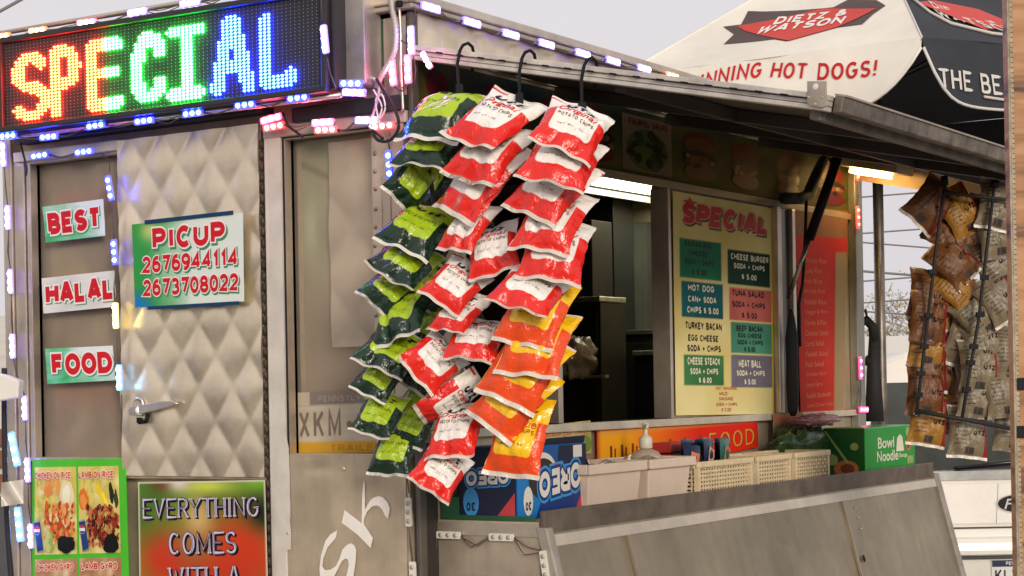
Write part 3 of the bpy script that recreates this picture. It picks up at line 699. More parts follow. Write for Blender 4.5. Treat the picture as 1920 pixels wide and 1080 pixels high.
def segd(px, py, a, b):
    ax, ay = a; bx, by = b; dx, dy = bx - ax, by - ay; L = dx * dx + dy * dy
    t = 0 if L == 0 else max(0, min(1, ((px - ax) * dx + (py - ay) * dy) / L)); return math.hypot(px - ax - t * dx, py - ay - t * dy)
for ch, x0, x1, y0, y1 in letters:
    xm, ym = (x0 + x1) / 2, (y0 + y1) / 2
    uL, uR = in_uv(x0, ym)[0] * COLS, in_uv(x1, ym)[0] * COLS; vB, vT = in_uv(xm, y1)[1] * ROWS, in_uv(xm, y0)[1] * ROWS
    h = 1.7; paths = GI.get(ch) or G[ch][1]
    for i in range(int(uL) - 1, int(uR) + 2):
        for j in range(int(vB) - 1, int(vT) + 2):
            for p in paths:
                q = [(uL + h + a * (uR - uL - 2 * h), vB + h + b * (vT - vB - 2 * h)) for a, b in p]
                if any(segd(i + .5, j + .5, q[k], q[k + 1]) < h + .02 for k in range(len(q) - 1)): lit[(i, j)] = 1
usplit1, usplit2 = in_uv(191, 140)[0] * COLS, in_uv(388, 110)[0] * COLS
mm = [MB() for _ in range(4)]
for i in range(COLS):
    for j in range(ROWS):
        p = qs.map((i + .5) / COLS, (j + .5) / ROWS, -.0035)
        if (i, j) in lit: mm[0 if i < usplit1 else 1 if i < usplit2 else 2].dome(p, NX, .0038, .0078, 0, 6)
        else: mm[3].dome(p, NX, .0016, .0012, 0, 4)
for k, (nm, mt_) in enumerate((('red_dots', emis('dot_red', (75, 1.1, .05))), ('green_dots', emis('dot_green', (.9, 62, 3.0))), ('blue_dots', emis('dot_blue', (.2, 1.3, 90))), ('unlit_dots', mat('dot_off', (.22, .23, .26), .4, 0, 0)))):
    o = mm[k].build(nm, mt_, sg); o['kind'] = 'stuff'
m = MB()
for px in (40, 330, 560): p = onX(px, 150, -.02); m.box((-.02, p.y - .015, p.z - .05), (.02, p.y + .015, p.z + .05))
m.build('mounting_bracket', STEELD, sg)
# metal board beside the sign
q = RX(626, 683, -8, 165, -.075); m = MB(); q.prism(m, .07); tag(m.build('metal_board', mat('lilac_steel', (.50, .45, .42), .4, .5, .3, 5, .1, 12), None, .003), 'plain tan metal board between the LED sign and the truck corner', 'metal board')
# pipe rails above and below the sign
m = MB(); m.tube([onX(-20, 262, -.10), onX(640, 178, -.10)], .007, 8); m.tube([onX(-20, 66, -.10), onX(480, -18, -.10)], .007, 8)
tag(m.build('pipe_rail', ALU), 'thin metal pipes along the upper and lower edges of the LED sign', 'pipe')
# ================================================================== LED MODULE STRINGS
LC = {'lilac': (22, 15, 60), 'white': (26, 22, 60), 'blue': (1.4, 3.0, 90), 'pink': (60, 10, 24), 'red': (80, 2.6, 2.4), 'orange': (36, 9, 2.8), 'yellow': (26, 22, 8), 'sky': (12, 34, 80), 'magenta': (44, 1.8, 14), 'red2': (12, .5, .5), 'magenta2': (14, .7, 5), 'off': None}
HOUS = {}
def housing_mat(c):
    if c not in HOUS:
        if LC[c] is None: HOUS[c] = mat('module_plain', (.74, .70, .62), .45, 0, .08)
        else:
            k = max(LC[c]); HOUS[c] = mat('module_' + c, tuple(.25 + .6 * x / k for x in LC[c]), .35, 0, 0, emit=tuple(x / k for x in LC[c]), estr=.6)
    return HOUS[c]
WIRE = mat('led_wire', (.10, .06, .05), .5, 0, .2, 40)
def led_string(label, mods, plane, n, wire=True, lead=None, scale=1., loose=.012):
    ctr = plane(mods[0][0], mods[0][1])
    t = thing('led_string', label, 'LED lights', tuple(ctr)); t['group'] = 'strings of LED modules on the truck'
    n = V(n); ends = []
    for i, (px, py, dx, dy, c) in enumerate(mods):
        p = plane(px, py); ax = (plane(px + dx, py + dy) - p).normalized(); ax = (ax - n * ax.dot(n)).normalized(); bx = n.cross(ax)
        h = MB(); L, W_, T = .035 * scale, .0088 * scale, .003
        pts = []
        for a, b in ((-1, -.7), (-.93, -1), (.93, -1), (1, -.7), (1, .7), (.93, 1), (-.93, 1), (-1, .7)): pts.append(p + ax * a * L + bx * b * W_ + n * .001)
        h.prism(pts, n * T * 2)
        ho = h.build('led_module', housing_mat(c), t)
        for k in (-1, 0, 1):
            d = MB(); q = p + ax * k * L * .62 + n * (T * 2 + .001)
            if LC[c] is None:
                d.tube([q - n * .001, q + n * .0015], .006, 10); dm = mat('diode_off', (.45, .42, .30), .3, 0, 0)
            else: d.dome(q, n, .0068, .0065, 0, 8); dm = emis('diode_' + c, LC[c])
            d.build('diode', dm, ho)
        ends.append((p - ax * L + n * .003, p + ax * L + n * .003))
    if wire:
        for i in range(len(ends) - 1):
            m = MB()
            a, b = ends[i][1], ends[i + 1][0]
            if (ends[i + 1][1] - ends[i][1]).length < (b - a).length: b = ends[i + 1][1]
            for o in (0, 1):
                mid = (a + b) / 2 + n * random.uniform(.0, .006) + V((0, 0, -loose * random.uniform(.2, 1.2))) + n.cross(V((0, 0, 1))) * random.uniform(-.5, .5) * loose
                sag = [a.lerp(mid, .0), (a + mid * 2) / 3 + V((0, 0, -.002)), mid, (b + mid * 2) / 3, b]
                m.tube([s + V((0, 0, -.003 * o)) for s in sag], .0014, 5)
            m.build('wire', WIRE, t)
        for l in (lead or []): m = MB(); m.tube([plane(*q) for q in l], .0016, 5); m.build('wire', WIRE, t)
    return t
PX = lambda x0: (lambda px, py: onX(px, py, x0))
PY = lambda y0: (lambda px, py: onY(px, py, y0))
led_string('string of orange, pink and lilac LED modules above the SPECIAL sign', [(5, 69, 30, -4, 'orange'), (73, 58, 30, -4, 'orange'), (165, 43, 30, -4, 'pink'), (260, 23, 30, -5, 'lilac'), (359, 6, 30, -5, 'lilac'), (450, -12, 30, -5, 'lilac')], PX(-.115), NX)
led_string('string of blue LED modules under the SPECIAL sign', [(18, 255, 30, -3, 'blue'), (94, 257, 30, -3, 'blue'), (182, 236, 30, -5, 'blue'), (273, 227, 30, -4, 'blue'), (364, 213, 30, -4, 'blue'), (462, 197, 30, -4, 'blue'), (561, 184, 30, -4, 'blue')], PX(-.112), NX)
led_string('blue LED pair on the header above the BEST card', [(77, 292, 30, -5, 'blue'), (160, 285, 30, -4, 'blue')], PX(-.035), NX)
led_string('bluish white LED module upright at the right end of the sign', [(611, 74, 3, 30, 'lilac')], PX(-.14), NX, lead=[[(606, 40), (603, 10), (602, -15)], [(614, 110), (620, 140), (630, 165), (625, 168)]])
led_string('stacked blue and white LED modules right of the sign', [(661, 157, 30, 0, 'blue'), (666, 174, 30, 1, 'lilac')], PX(-.12), NX)
led_string('long string of lilac LED modules down the left edge of the truck', [(9, 290, 1, 30, 'lilac'), (17, 408, 1, 30, 'lilac'), (22, 528, 1, 30, 'lilac'), (26, 649, 1, 30, 'lilac'), (49, 765, 1, 30, 'lilac'), (54, 881, 1, 30, 'lilac'), (60, 1005, 1, 30, 'lilac')], PX(-.022), NX)
led_string('pair of bright sky blue LED modules hanging beside the left edge string', [(29, 842, 6, 30, 'sky'), (38, 983, 3, 30, 'sky')], PX(-.05), NX, scale=1.4)
led_string('string of blue, yellow and pale LED modules between the cards and the quilted door', [(208, 353, 5, 30, 'blue'), (217, 473, 2, 30, 'blue'), (219, 592, 1, 30, 'yellow'), (226, 708, 1, 30, 'sky')], PX(-.035), NX, lead=[[(190, 288), (204, 300), (206, 322)], [(228, 740), (229, 780), (227, 808)]])
led_string('pink over red LED pairs above the window with the licence plate', [(511, 223, 30, -8, 'pink'), (516, 238, 30, -6, 'red'), (608, 230, 30, -2, 'pink'), (613, 244, 30, -2, 'red'), (690, 226, 30, 0, 'white'), (720, 237, 30, -4, 'red')], PX(-.045), NX)
led_string('pinkish red upright LED modules on the truck corner', [(738, 135, 3, 30, 'pink'), (767, 130, 1, 30, 'pink')], PX(-.030), NX, lead=[[(752, 76), (762, 82), (766, 100)], [(775, 105), (780, 130), (778, 158), (770, 166)]])
led_string('lilac upright LED module at the top of the truck corner', [(773, 76, 1, 30, 'lilac')], PX(-.032), NX, lead=[[(776, 12), (781, 30), (778, 48)]])
led_string('small pink white LED module at the inner end of the awning rail', [(802, 113, 12, 22, 'pink')], PX(-.034), NX, scale=.7)
led_string('blue LED module hanging below the cable knot at the corner', [(732, 309, 2, 30, 'blue')], PX(-.06), NX, lead=[[(722, 235), (726, 260), (731, 280)]])
led_string('string of white lilac LED modules along the serving side roof edge', [(805, 15, 30, 9, 'lilac'), (882, 43, 30, 9, 'lilac'), (955, 65, 30, 9, 'lilac'), (1022, 83, 30, 9, 'lilac'), (1090, 101, 30, 9, 'lilac'), (1147, 115, 30, 9, 'lilac'), (1205, 129, 30, 9, 'lilac'), (1258, 143, 30, 9, 'orange')], PY(-.036), NY, scale=1.1)
led_string('two red LED modules upright on the far post of the serving side', [(1605, 318, 1, 30, 'red2'), (1606, 408, 1, 30, 'red2')], PY(-.035), NY, scale=1.2)
led_string('two magenta LED modules low on the far post above the noodle carton', [(1611, 690, 1, 30, 'magenta2'), (1617, 768, 30, 0, 'magenta2')], PY(-.035), NY, scale=1.2)
led_string('unlit white LED modules along the lower truck corner', [(768, 960, 1, 30, 'off'), (776, 1080, 1, 30, 'off')], PX(-.016), NX, lead=[[(767, 925), (764, 900), (766, 880)]])
led_string('unlit white LED modules along the end of the serving shelf', [(802, 1080, 1, 30, 'off'), (843, 1003, 30, 1, 'off'), (942, 1007, 30, 1, 'off'), (1023, 1060, 4, 30, 'off')], PX(xs0 - .006), NX, loose=.03)
# knotted cables at the corner
def cable(label, pts, x, r, mt_, cat='cable', name='cable', coil=0):
    P = [onX(px, py, x - (q[0] if q else 0)) for px, py, *q in pts]
    f = []
    for i in range(len(P) - 1):      # Catmull-Rom
        p0, p1, p2, p3 = P[max(i - 1, 0)], P[i], P[i + 1], P[min(i + 2, len(P) - 1)]
        for k in range(8):
            t = k / 8; f.append(.5 * ((2 * p1) + (p2 - p0) * t + (2 * p0 - 5 * p1 + 4 * p2 - p3) * t * t + (3 * p1 - p0 - 3 * p2 + p3) * t ** 3))
    f.append(P[-1]); m = MB()
    rr = r if not coil else [r * (1 if (i // 1) % 2 else .72) for i in range(len(f))]
    m.tube(f, rr, 7); return tag(m.build(name, mt_), label, cat)
cable('ribbed grey conduit running down the corner beside the letter A', [(733, -6), (736, 20), (741, 45), (742, 75), (738, 100), (727, 120), (714, 145), (706, 165)], -.04, .0085, mat('conduit', (.5, .44, .37), .5, .2, .1), 'conduit', 'conduit', 1)
cable('black cable looped round the cluster of pink LED modules', [(706, 148), (720, 170), (735, 195), (747, 225), (744, 248), (728, 264), (708, 262), (698, 245), (705, 248), (718, 260)], -.06, .0042, BLKRUB)
cable('grey cord bent over beside the stacked blue LED modules', [(690, 148), (700, 147), (710, 160), (708, 185), (700, 212), (692, 235), (703, 246)], -.055, .0032, mat('grey_cord', (.5, .47, .5), .5, 0, 0))
cable('thin dark wire dropping from the sign to the red LED pairs', [(530, 212), (540, 235), (556, 248), (568, 257)], -.05, .0035, BLKRUB)
cable('dark wire hanging over the BEST card header', [(38, 268), (44, 290), (50, 315), (48, 330)], -.04, .003, BLKRUB)
cable('rod standing beside the ribbed conduit on the corner', [(748, 2), (751, 60), (752, 120), (756, 210)], -.028, .004, ALU, 'rod', 'rod')
cable('black cable hanging down outside the left edge string', [(8, 690), (8, 800), (10, 900), (14, 990), (22, 1100)], -.10, .008, BLKRUB)
cable('black clamp bracket on the roof corner beside the conduit', [(748, 2), (749, 12)], -.045, .009, BLACK, 'clamp', 'clamp')
cable('thin clear cord tangled with the cable loop at the corner', [(700, 168), (716, 200), (708, 225), (722, 205), (716, 178), (704, 190), (712, 232)], -.07, .0022, mat('clear_cord', (.75, .72, .8), .3, 0, 0), 'cord', 'cord')
# ================================================================== CARDS AND POSTERS ON THE REAR WALL
def card(name, label, cat, q, col, texts, nu=30, nv=24, th=.0012, curl=.003, mt_=None, extra=None, group=None):
    t = thing(name, label, cat, tuple((q.bl + q.br) / 2), group)
    sd = random.random() * 90
    bul = lambda u, v: th + curl * (.5 + .5 * noise.noise(V((u * 2.5, v * 2.5, sd))))
    pgrid('sheet', q, col, nu, nv, t, 0, mt_, bul)
    mp = lambda u, v, o: q.map(u, v, bul(max(0, min(1, u)), max(0, min(1, v))) + o)
    ms = {}
    def L(mt_):
        ms.setdefault(mt_.name, (MB(), mt_)); return ms[mt_.name][0]
    for f in texts: f(L, mp)
    if ms:
        mb = MB(); mts = []
        for i, (b, mt_) in enumerate(ms.values()):
            mts.append(mt_); o = len(mb.v); mb.v += b.v
            for f in b.f: mb.f.append([k + o for k in f]); mb.m.append(i); mb.sm.append(False)
        mb.build('lettering', mts, t)
    return t
SHD = ink('shadow_green', (70, 135, 105))
def bold3(txt, u0, v0, u1, v1, w=.27, g=.09, gap=.16, shadow=(.008, -.018), sm=None, asp=1., rd=None):
    def f(L, mp):
        put_text(L(sm or SHD), mp, txt, u0, v0, u1, v1, .0005, 0, w, gap=gap, grow=g, du=shadow[0] * 1.6, dv=shadow[1] * 1.6, asp=asp)
        put_text(L(WHT), mp, txt, u0, v0, u1, v1, .0010, 0, w, gap=gap, grow=g, asp=asp)
        put_text(L(rd or RED), mp, txt, u0, v0, u1, v1, .0016, 0, w, gap=gap, asp=asp)
    return f
GRN, PALE = (62, 170, 108), (214, 226, 222)
def gradG(seed, a=.0, b=.9):
    return lambda u, v: mixc(mixc((58, 165, 92), (120, 200, 165), .5 + fbm(u * 3, v * 3, seed)), (222, 228, 226), (u - a) / (b - a) + .5 * (v - .5) + .6 * fbm(u * 2, v * 2, seed + 5))
grp = 'red lettered cards on the window beside the door'
card('window_card', 'green and white card reading BEST', 'sign card', QX((81, 388), (195, 373), (199, 442), (87, 455), -.004), gradG(1), [bold3('BEST', .07, .20, .95, .80, .29, .085, .08, asp=.85)], group=grp)
card('window_card', 'white card reading HALAL', 'sign card', QX((79, 522), (216, 507), (219, 575), (83, 588), -.004), lambda u, v: mixc((226, 222, 214), (205, 205, 200), .5 + fbm(u * 3, v * 3, 2)), [bold3('HALAL', .05, .22, .99, .84, .29, .085, .08, asp=.85)], group=grp)
card('window_card', 'green and pale blue card reading FOOD', 'sign card', QX((86, 654), (213, 648), (218, 713), (90, 720), -.004), gradG(3), [bold3('FOOD', .09, .22, .98, .84, .29, .085, .08, asp=.9)], group=grp)
qp = QX((248, 421), (457, 398), (459, 565), (255, 577), -.034)
def picup(u, v):
    c = mixc((52, 150, 66), (216, 224, 214), (u - .12 + .12 * fbm(u * 2, v * 2, 4)) / .42); c = mixc(c, (222, 214, 130), math.exp(-((u - .16) / .08) ** 2 - ((v - .9) / .12) ** 2) * .8)
    return mixc(c, (28, 120, 178), max(0, 1 - math.hypot(u / .22, v / .26)) * 1.6)
pc = card('phone_sign', 'green and white sign reading PICUP with two phone numbers', 'sign', qp, picup, [bold3('PICUP', .19, .665, .845, .925, .27, .08), bold3('2676944114', .085, .40, .955, .60, .24, .07, .12, (.006, -.014)), bold3('2673708022', .085, .125, .955, .325, .24, .07, .12, (.006, -.014))])
for (u0, v0, u1, v1) in ((.13, .985, .92, 1.03), (.13, -.035, .96, .005)):
    m = MB(); qp.sub(u0, v0, u1, v1, .006).prism(m, .002); m.build('blue_edge', ink('edgeblue', (26, 62, 96)), pc)
# food board
qfd = QX((62, 862), (236, 859), (246, 1190), (62, 1196), -.016)
def fcol(base):
    def f(u, v):
        n = noise.noise(V((u * 6, v * 6, base[3]))); return mixc(mixc(base[0], base[1], .5 + .9 * fbm(u * 4, v * 5, base[3])), base[2], max(0, n * 1.6))
    return f
fb = thing('food_board', 'green framed food picture board with rice and gyro dishes', 'menu board', tuple((qfd.bl + qfd.br) / 2))
m = MB(); qfd.prism(m, .003, .003); m.build('board', ink('boardgreen', (80, 190, 50)), fb)
def pic(u0, v0, u1, v1, cols, title, deco, tm=None):
    q = qfd.sub(u0, v0, u1, v1, .0035); s = random.random() * 30
    pp = pgrid('food_picture', q, fcol(cols + (s,)), 36, 44, fb, 0)
    mb = MB(); mts = []; o = [.0006]
    def E(cu, cv, ru, rv, col, a=0., n=14):
        mm_ = ink('f%d_%d_%d' % col, col)
        if mm_ not in mts: mts.append(mm_)
        sd_ = random.random() * 99; pts = []
        for i in range(16):
            t = 6.2832 * i / 16; k = 1 + .45 * noise.noise(V((math.cos(t) * 1.3, math.sin(t) * 1.3, sd_))); x, y = ru * k * math.cos(t), rv * k * math.sin(t)
            pts.append((min(.995, max(.005, cu + x * math.cos(a) - y * math.sin(a))), min(.99, max(.005, cv + x * math.sin(a) + y * math.cos(a)))))
        poly(mb, q.map, pts, o[0], mts.index(mm_)); o[0] += .00003
    def PG(pts, col):
        mm_ = ink('f%d_%d_%d' % col, col)
        if mm_ not in mts: mts.append(mm_)
        poly(mb, q.map, pts, o[0], mts.index(mm_)); o[0] += .00003
    deco(E, PG)
    for w_, c_, g_ in ((.3, (240, 225, 205), .12), (.26, (214, 52, 34), 0)):
        mm_ = ink('t%d' % c_[1], c_)
        if mm_ not in mts: mts.append(mm_)
        o[0] += .0004
        put_text(mb, q.map, title, .06, .865, .92, .945, o[0], mts.index(mm_), .24, gap=.12, grow=g_)
    mb.build('dish_print', mts, pp)
    return q
def can(E, PG, cu):      # blue drink can with red white and blue roundel
    PG([(cu - .09, .37), (cu + .06, .385), (cu + .145, .06), (cu - .005, .035)], (30, 66, 122)); PG([(cu - .085, .365), (cu + .055, .38), (cu + .052, .395), (cu - .082, .382)], (150, 160, 170)); PG([(cu - .005, .035), (cu + .145, .06), (cu + .142, .045), (cu + .0, .02)], (130, 140, 150))
    circ = lambda x, y, rx, ry, a0=0, a1=360: [(x + rx * math.cos(R(a0 + (a1 - a0) * i / 18)), y + ry * math.sin(R(a0 + (a1 - a0) * i / 18))) for i in range(19)]
    PG(circ(cu - .01, .28, .072, .052), (228, 226, 224)); PG(circ(cu - .01, .288, .066, .045, 10, 170), (206, 50, 48)); PG(circ(cu - .01, .268, .062, .036, 190, 350), (40, 80, 150))
def chicken(E, PG):
    for i in range(60): E(random.uniform(.05, .6), random.uniform(.3, .86), random.uniform(.02, .06), random.uniform(.015, .05), random.choice([(226, 206, 110), (214, 196, 120), (196, 184, 84)]), random.random() * 3)
    for i in range(10): E(random.uniform(.3, .6), random.uniform(.72, .86), .07, .05, random.choice([(226, 140, 74), (232, 160, 90)]), random.random() * 3)
    E(.8, .68, .15, .17, (232, 218, 170)); E(.78, .67, .09, .11, (242, 234, 206))
    for i in range(150): E(random.uniform(.28, .97), random.uniform(.14, .58), random.uniform(.015, .06), random.uniform(.012, .045), random.choice([(214, 96, 36), (230, 130, 60), (196, 78, 32), (238, 160, 96), (236, 206, 160), (176, 62, 30)]), random.random() * 3, 8)
    for i in range(8): E(random.uniform(.28, .5), random.uniform(.08, .26), .06, .06, random.choice([(150, 176, 80), (196, 200, 120)]), random.random() * 3, 8)
    can(E, PG, .11); E(.8, .1, .19, .1, (22, 24, 20), 0, 18); E(.78, .17, .18, .04, (26, 28, 22))
def lamb(E, PG):
    for i in range(14): E(random.uniform(.1, .9), random.uniform(.62, .88), .09, .06, random.choice([(222, 206, 110), (206, 190, 90), (190, 180, 90)]), random.random() * 3)
    for k in range(6): E(.5 + .055 * k, .74 - .055 * k, .08, .055, (238, 206, 40), -.9); 
    for k in range(5): E(.62 + .04 * k, .66 - .05 * k, .05, .03, (248, 226, 70), -.9)
    E(.14, .62, .12, .13, (226, 120, 40), .4); E(.13, .60, .07, .09, (236, 150, 70), .4)
    E(.82, .70, .05, .13, (40, 44, 24), .2); E(.93, .62, .05, .12, (60, 66, 30), .2)
    for i in range(170): E(random.uniform(.22, .98), random.uniform(.08, .54), random.uniform(.015, .065), random.uniform(.012, .05), random.choice([(120, 38, 26), (150, 54, 34), (92, 28, 22), (176, 84, 50), (58, 22, 18), (196, 120, 74)]), random.random() * 3, 8)
    can(E, PG, .13); E(.8, .1, .2, .11, (20, 22, 18), 0, 18); E(.8, .04, .12, .06, (22, 24, 20))
def gyro(E, PG):
    for i in range(36): E(random.uniform(.1, .95), random.uniform(.1, .7), random.uniform(.05, .12), random.uniform(.03, .07), random.choice([(186, 120, 76), (150, 84, 54), (206, 150, 100), (120, 60, 40), (214, 180, 130)]), random.random() * 3, 9)
pic(.03, .466, .482, .957, ((222, 206, 120), (206, 190, 96), (236, 226, 170)), 'CHICKEN ON RICE', chicken)
pic(.505, .466, .93, .957, ((218, 204, 120), (196, 180, 90), (232, 222, 160)), 'LAMB ON RICE', lamb)
pic(.03, -.05, .482, .44, ((196, 160, 120), (170, 120, 90), (222, 200, 160)), 'CHICKEN GYRO', gyro)
pic(.505, -.05, .93, .44, ((190, 150, 110), (160, 110, 80), (216, 190, 150)), 'LAMB GYRO', gyro)
# poster EVERYTHING COMES WITH A
qe = QX((260, 904), (498, 900), (507, 1210), (264, 1216), -.030)
def evry(u, v):
    c = mixc((116, 156, 48), (64, 104, 40), .5 + fbm(u * 1.5, v * 1.5, 6))
    def gs(cu, cv, ru, rv): return math.exp(-((u - cu) / ru) ** 2 - ((v - cv) / rv) ** 2)
    c = mixc(c, (196, 58, 34), gs(.22, .54, .22, .16) * 1.1); c = mixc(c, (204, 62, 30), gs(.78, .56, .35, .24) * 1.15); c = mixc(c, (190, 54, 30), gs(.6, .38, .5, .2))
    c = mixc(c, (204, 170, 110), gs(.48, .78, .12, .14)); c = mixc(c, (150, 106, 60), gs(.45, .60, .16, .08) * .8)
    c = mixc(c, (196, 206, 80), gs(.55, .97, .24, .05)); c = mixc(c, (104, 60, 42), gs(.2, .99, .10, .05)); c = mixc(c, (216, 200, 196), gs(.33, .99, .09, .05))
    c = mixc(c, (26, 36, 20), gs(1.0, .80, .12, .10)); c = mixc(c, (120, 178, 50), gs(.95, 1., .14, .06))
    if u < .008 or u > .992 or v > .994: c = (222, 214, 190)
    return c
LIL, DRK = ink('lilac', (206, 196, 214)), ink('darkblue', (26, 20, 36))
def eng(txt, u0, v0, u1, v1):
    def f(L, mp):
        kw = dict(weight=.17, gap=.13, serif=.13, asp=.92)
        put_text(L(DRK), mp, txt, u0, v0, u1, v1, .0005, 0, du=.014, dv=-.010, thin=.13, **kw)
        put_text(L(DRK), mp, txt, u0, v0, u1, v1, .0009, 0, thin=.15, weight=.22, gap=.08, serif=.13, asp=.92)
        put_text(L(LIL), mp, txt, u0, v0, u1, v1, .0014, 0, thin=.06, **kw)
        put_text(L(ink('grape', (96, 80, 110))), mp, txt, u0, v0, u1, v1, .0022, 0, weight=.035, gap=.265, asp=.92)
    return f
card('poster', 'red and green poster reading EVERYTHING COMES WITH A', 'poster', qe, evry, [eng('EVERYTHING', .035, .775, .95, .905), eng('COMES', .245, .555, .775, .70), eng('WITH A', .235, .345, .80, .49)], 60, 70, .001, .002)
# licence plate behind the second window, the pane's haze mixed into its colours
qpl = QX((545, 737), (722, 728), (722, 848), (548, 851), .030)
def plate(u, v):
    c = (196, 186, 166)
    if v > .78: c = (128, 118, 112) if u > .21 else (196, 184, 162)
    if v < .18: c = (214, 160, 40)
    if .765 < v < .79: c = (180, 168, 150)
    return mixc(c, (140, 118, 90), .18 + .25 * fbm(u * 3, v * 3, 12))
def pl1(L, mp):
    put_text(L(ink('plategrey', (124, 108, 94))), mp, 'XKM', .09, .25, .54, .70, .0006, 0, .15, gap=.25, asp=.62)
    ellipse(L(ink('plategrey', (124, 108, 94))), mp, .63, .46, .03, .055, .0006, 0, 12)
    put_text(L(ink('platehaze', (150, 136, 118))), mp, '19', .74, .25, .97, .70, .0006, 0, .13, gap=.3, asp=.7)
    put_text(L(ink('platepale', (160, 150, 140))), mp, 'PENNSYLVANIA', .30, .83, .97, .93, .0006, 0, .2)
    put_text(L(ink('plategold', (184, 132, 46))), mp, 'TRAILER', .42, .03, .97, .14, .0006, 0, .2)
card('licence_plate', 'hazy trailer licence plate reading XKM behind the dusty window', 'licence plate', qpl, plate, [pl1], 60, 40, .001, .0)
# ================================================================== SIGNS ON THE SERVING SIDE
qm = QY((1259, 358), (1446, 391), (1449, 776), (1265, 779), -.005)
YEL = (246, 230, 160)
CELLS = [(.055, .618, .455, .795, (20, 136, 92)), (.52, .615, .975, .77, (0, 64, 46)), (.07, .445, .465, .603, (14, 108, 112)), (.53, .44, .985, .60, (228, 116, 104)),
         (.545, .285, .99, .432, (84, 158, 128)), (.08, .135, .47, .273, (70, 134, 76)), (.545, .13, .99, .277, (124, 118, 134))]
def menu(u, v):
    c = mixc(YEL, (226, 204, 120), .5 + fbm(u * 2, v * 3, 2)); c = mixc(c, (240, 230, 176), max(0, .4 - v) * 1.2)
    for a, b, cc, d, col in CELLS:
        if a < u < cc and b < v < d: c = mixc(col, tuple(x * .85 for x in col), .5 + fbm(u * 4, v * 6, 7))
    if u > .975: c = mixc(c, (214, 180, 20), .8)
    return c
MRED = ink('menured', (206, 16, 34))
CRM, MBK, MRD2 = ink('menucream', (246, 240, 210)), ink('menublack', (8, 5, 5)), ink('menured2', (196, 46, 44))
def mtext(lines, ink_, w=.25):
    def f(L, mp):
        for txt, u0, v0, u1, v1 in lines: put_text(L(ink_), mp, txt, u0, v0, u1, v1, .0006, 0, w, gap=.16)
    return f
def special(L, mp):
    sk = lambda u, v: (u, v - .062 * (u - .1))
    put_text(L(ink('menushadow', (96, 66, 44))), mp, 'SPECIAL', .07, .866, .93, .958, .0004, 0, .27, .2, .10, grow=.08, du=.012, dv=-.008, asp=.9)
    put_text(L(ink('menupink', (222, 176, 140))), mp, 'SPECIAL', .07, .866, .93, .958, .0009, 0, .27, .2, .10, grow=.07, asp=.9)
    put_text(L(MRED), mp, 'SPECIAL', .07, .866, .93, .958, .0014, 0, .27, .2, .10, grow=.015, asp=.9)
    st = []
    for i in range(10):
        r = .075 if i % 2 == 0 else .03; t = math.pi / 2 + i * math.pi / 5; st.append((.155 + r * math.cos(t), .958 + r * .36 * math.sin(t)))
    poly(L(MRED), mp, st, .0026, 0)
card('menu_board', 'yellow SPECIAL menu board with coloured price boxes', 'menu board', qm, menu, [special,
    mtext([('SAUSAG EGG', .10, .762, .36, .787), ('CHEESE', .14, .722, .32, .747), ('SODA + CHIPS', .10, .682, .38, .707), ('$ 5.00', .17, .635, .31, .662)], MBK),
    mtext([('CHEESE BURGER', .55, .728, .95, .757), ('SODA + CHIPS', .58, .687, .91, .713), ('$ 5.00', .66, .638, .82, .665)], CRM),
    mtext([('HOT DOG', .13, .562, .38, .592), ('CAN+ SODA', .13, .512, .40, .540), ('CHIPS $ 5.00', .12, .462, .42, .492)], CRM),
    mtext([('TUNA SALAD', .56, .557, .90, .587), ('SODA + CHIPS', .56, .505, .91, .533), ('$ 5.00', .66, .455, .82, .483)], MBK),
    mtext([('TURKEY BACAN', .10, .388, .45, .422), ('EGG CHEESE', .125, .335, .415, .365), ('SODA + CHIPS', .115, .288, .44, .318)], MBK),
    mtext([('BEEF BACAN', .60, .392, .88, .420), ('EGG CHEESE', .62, .362, .87, .384), ('SODA + CHIPS', .61, .330, .88, .352), ('$ 5.00', .68, .296, .80, .320)], MBK),
    mtext([('CHEESE STEACK', .115, .228, .43, .262), ('SODA + CHIPS', .14, .185, .41, .213), ('$ 6.00', .22, .145, .345, .172)], CRM),
    mtext([('MEAT BALL', .62, .222, .86, .257), ('SODA + CHIPS', .60, .182, .90, .208), ('$ 5.00', .68, .140, .80, .167)], CRM),
    mtext([('HOT SAUSAGE', .385, .115, .60, .130), ('MILD', .42, .090, .50, .106), ('SAUSAGE', .415, .066, .56, .082), ('SODA + CHIPS', .385, .040, .60, .056), ('$ 5.00', .44, .014, .535, .032)], MRD2, .2)], 80, 130, .003, .002)
qr = QY((1488, 386), (1588, 396), (1580, 775), (1500, 785), -.008)
def redmenu(u, v):
    c = mixc((186, 44, 34), (202, 58, 42), .5 + fbm(u * 2, v * 4, 5))
    if v > .87: c = mixc((150, 112, 76), (128, 92, 62), .5 + fbm(u * 3, v * 3, 4))
    if u > .78 and v < .80: c = (160, 138, 100)
    return c
items = ['Chicken Rice', 'Lamb Rice', 'Fish Rice', 'Shrimp Rice', 'Falafel Rice', 'Veggie & Rice', 'Combo & Rice', 'Chicken Salad', 'Lamb Salad', 'Falafel Salad', 'Fish Salad', 'Chicken Gyro', 'Lamb Gyro', 'Falafel Sandwich', 'Grilled Chicken Hoagie']
def rm(L, mp):
    for i, t in enumerate(items):
        v = .735 - i * .0495; put_font(L(ink('rmtext', (216, 130, 84) if i < 7 else (222, 168, 120))), mp, t, .14, v, min(.74, .14 + .028 * len(t) + .1), v + .024, .0006, 0)
card('menu_list', 'tall red menu list at the far end of the serving side', 'menu list', qr, redmenu, [rm], 24, 70, .003, .001)
qfs = QY((1117, 795), (1419, 779), (1421, 838), (1119, 900), -.009)
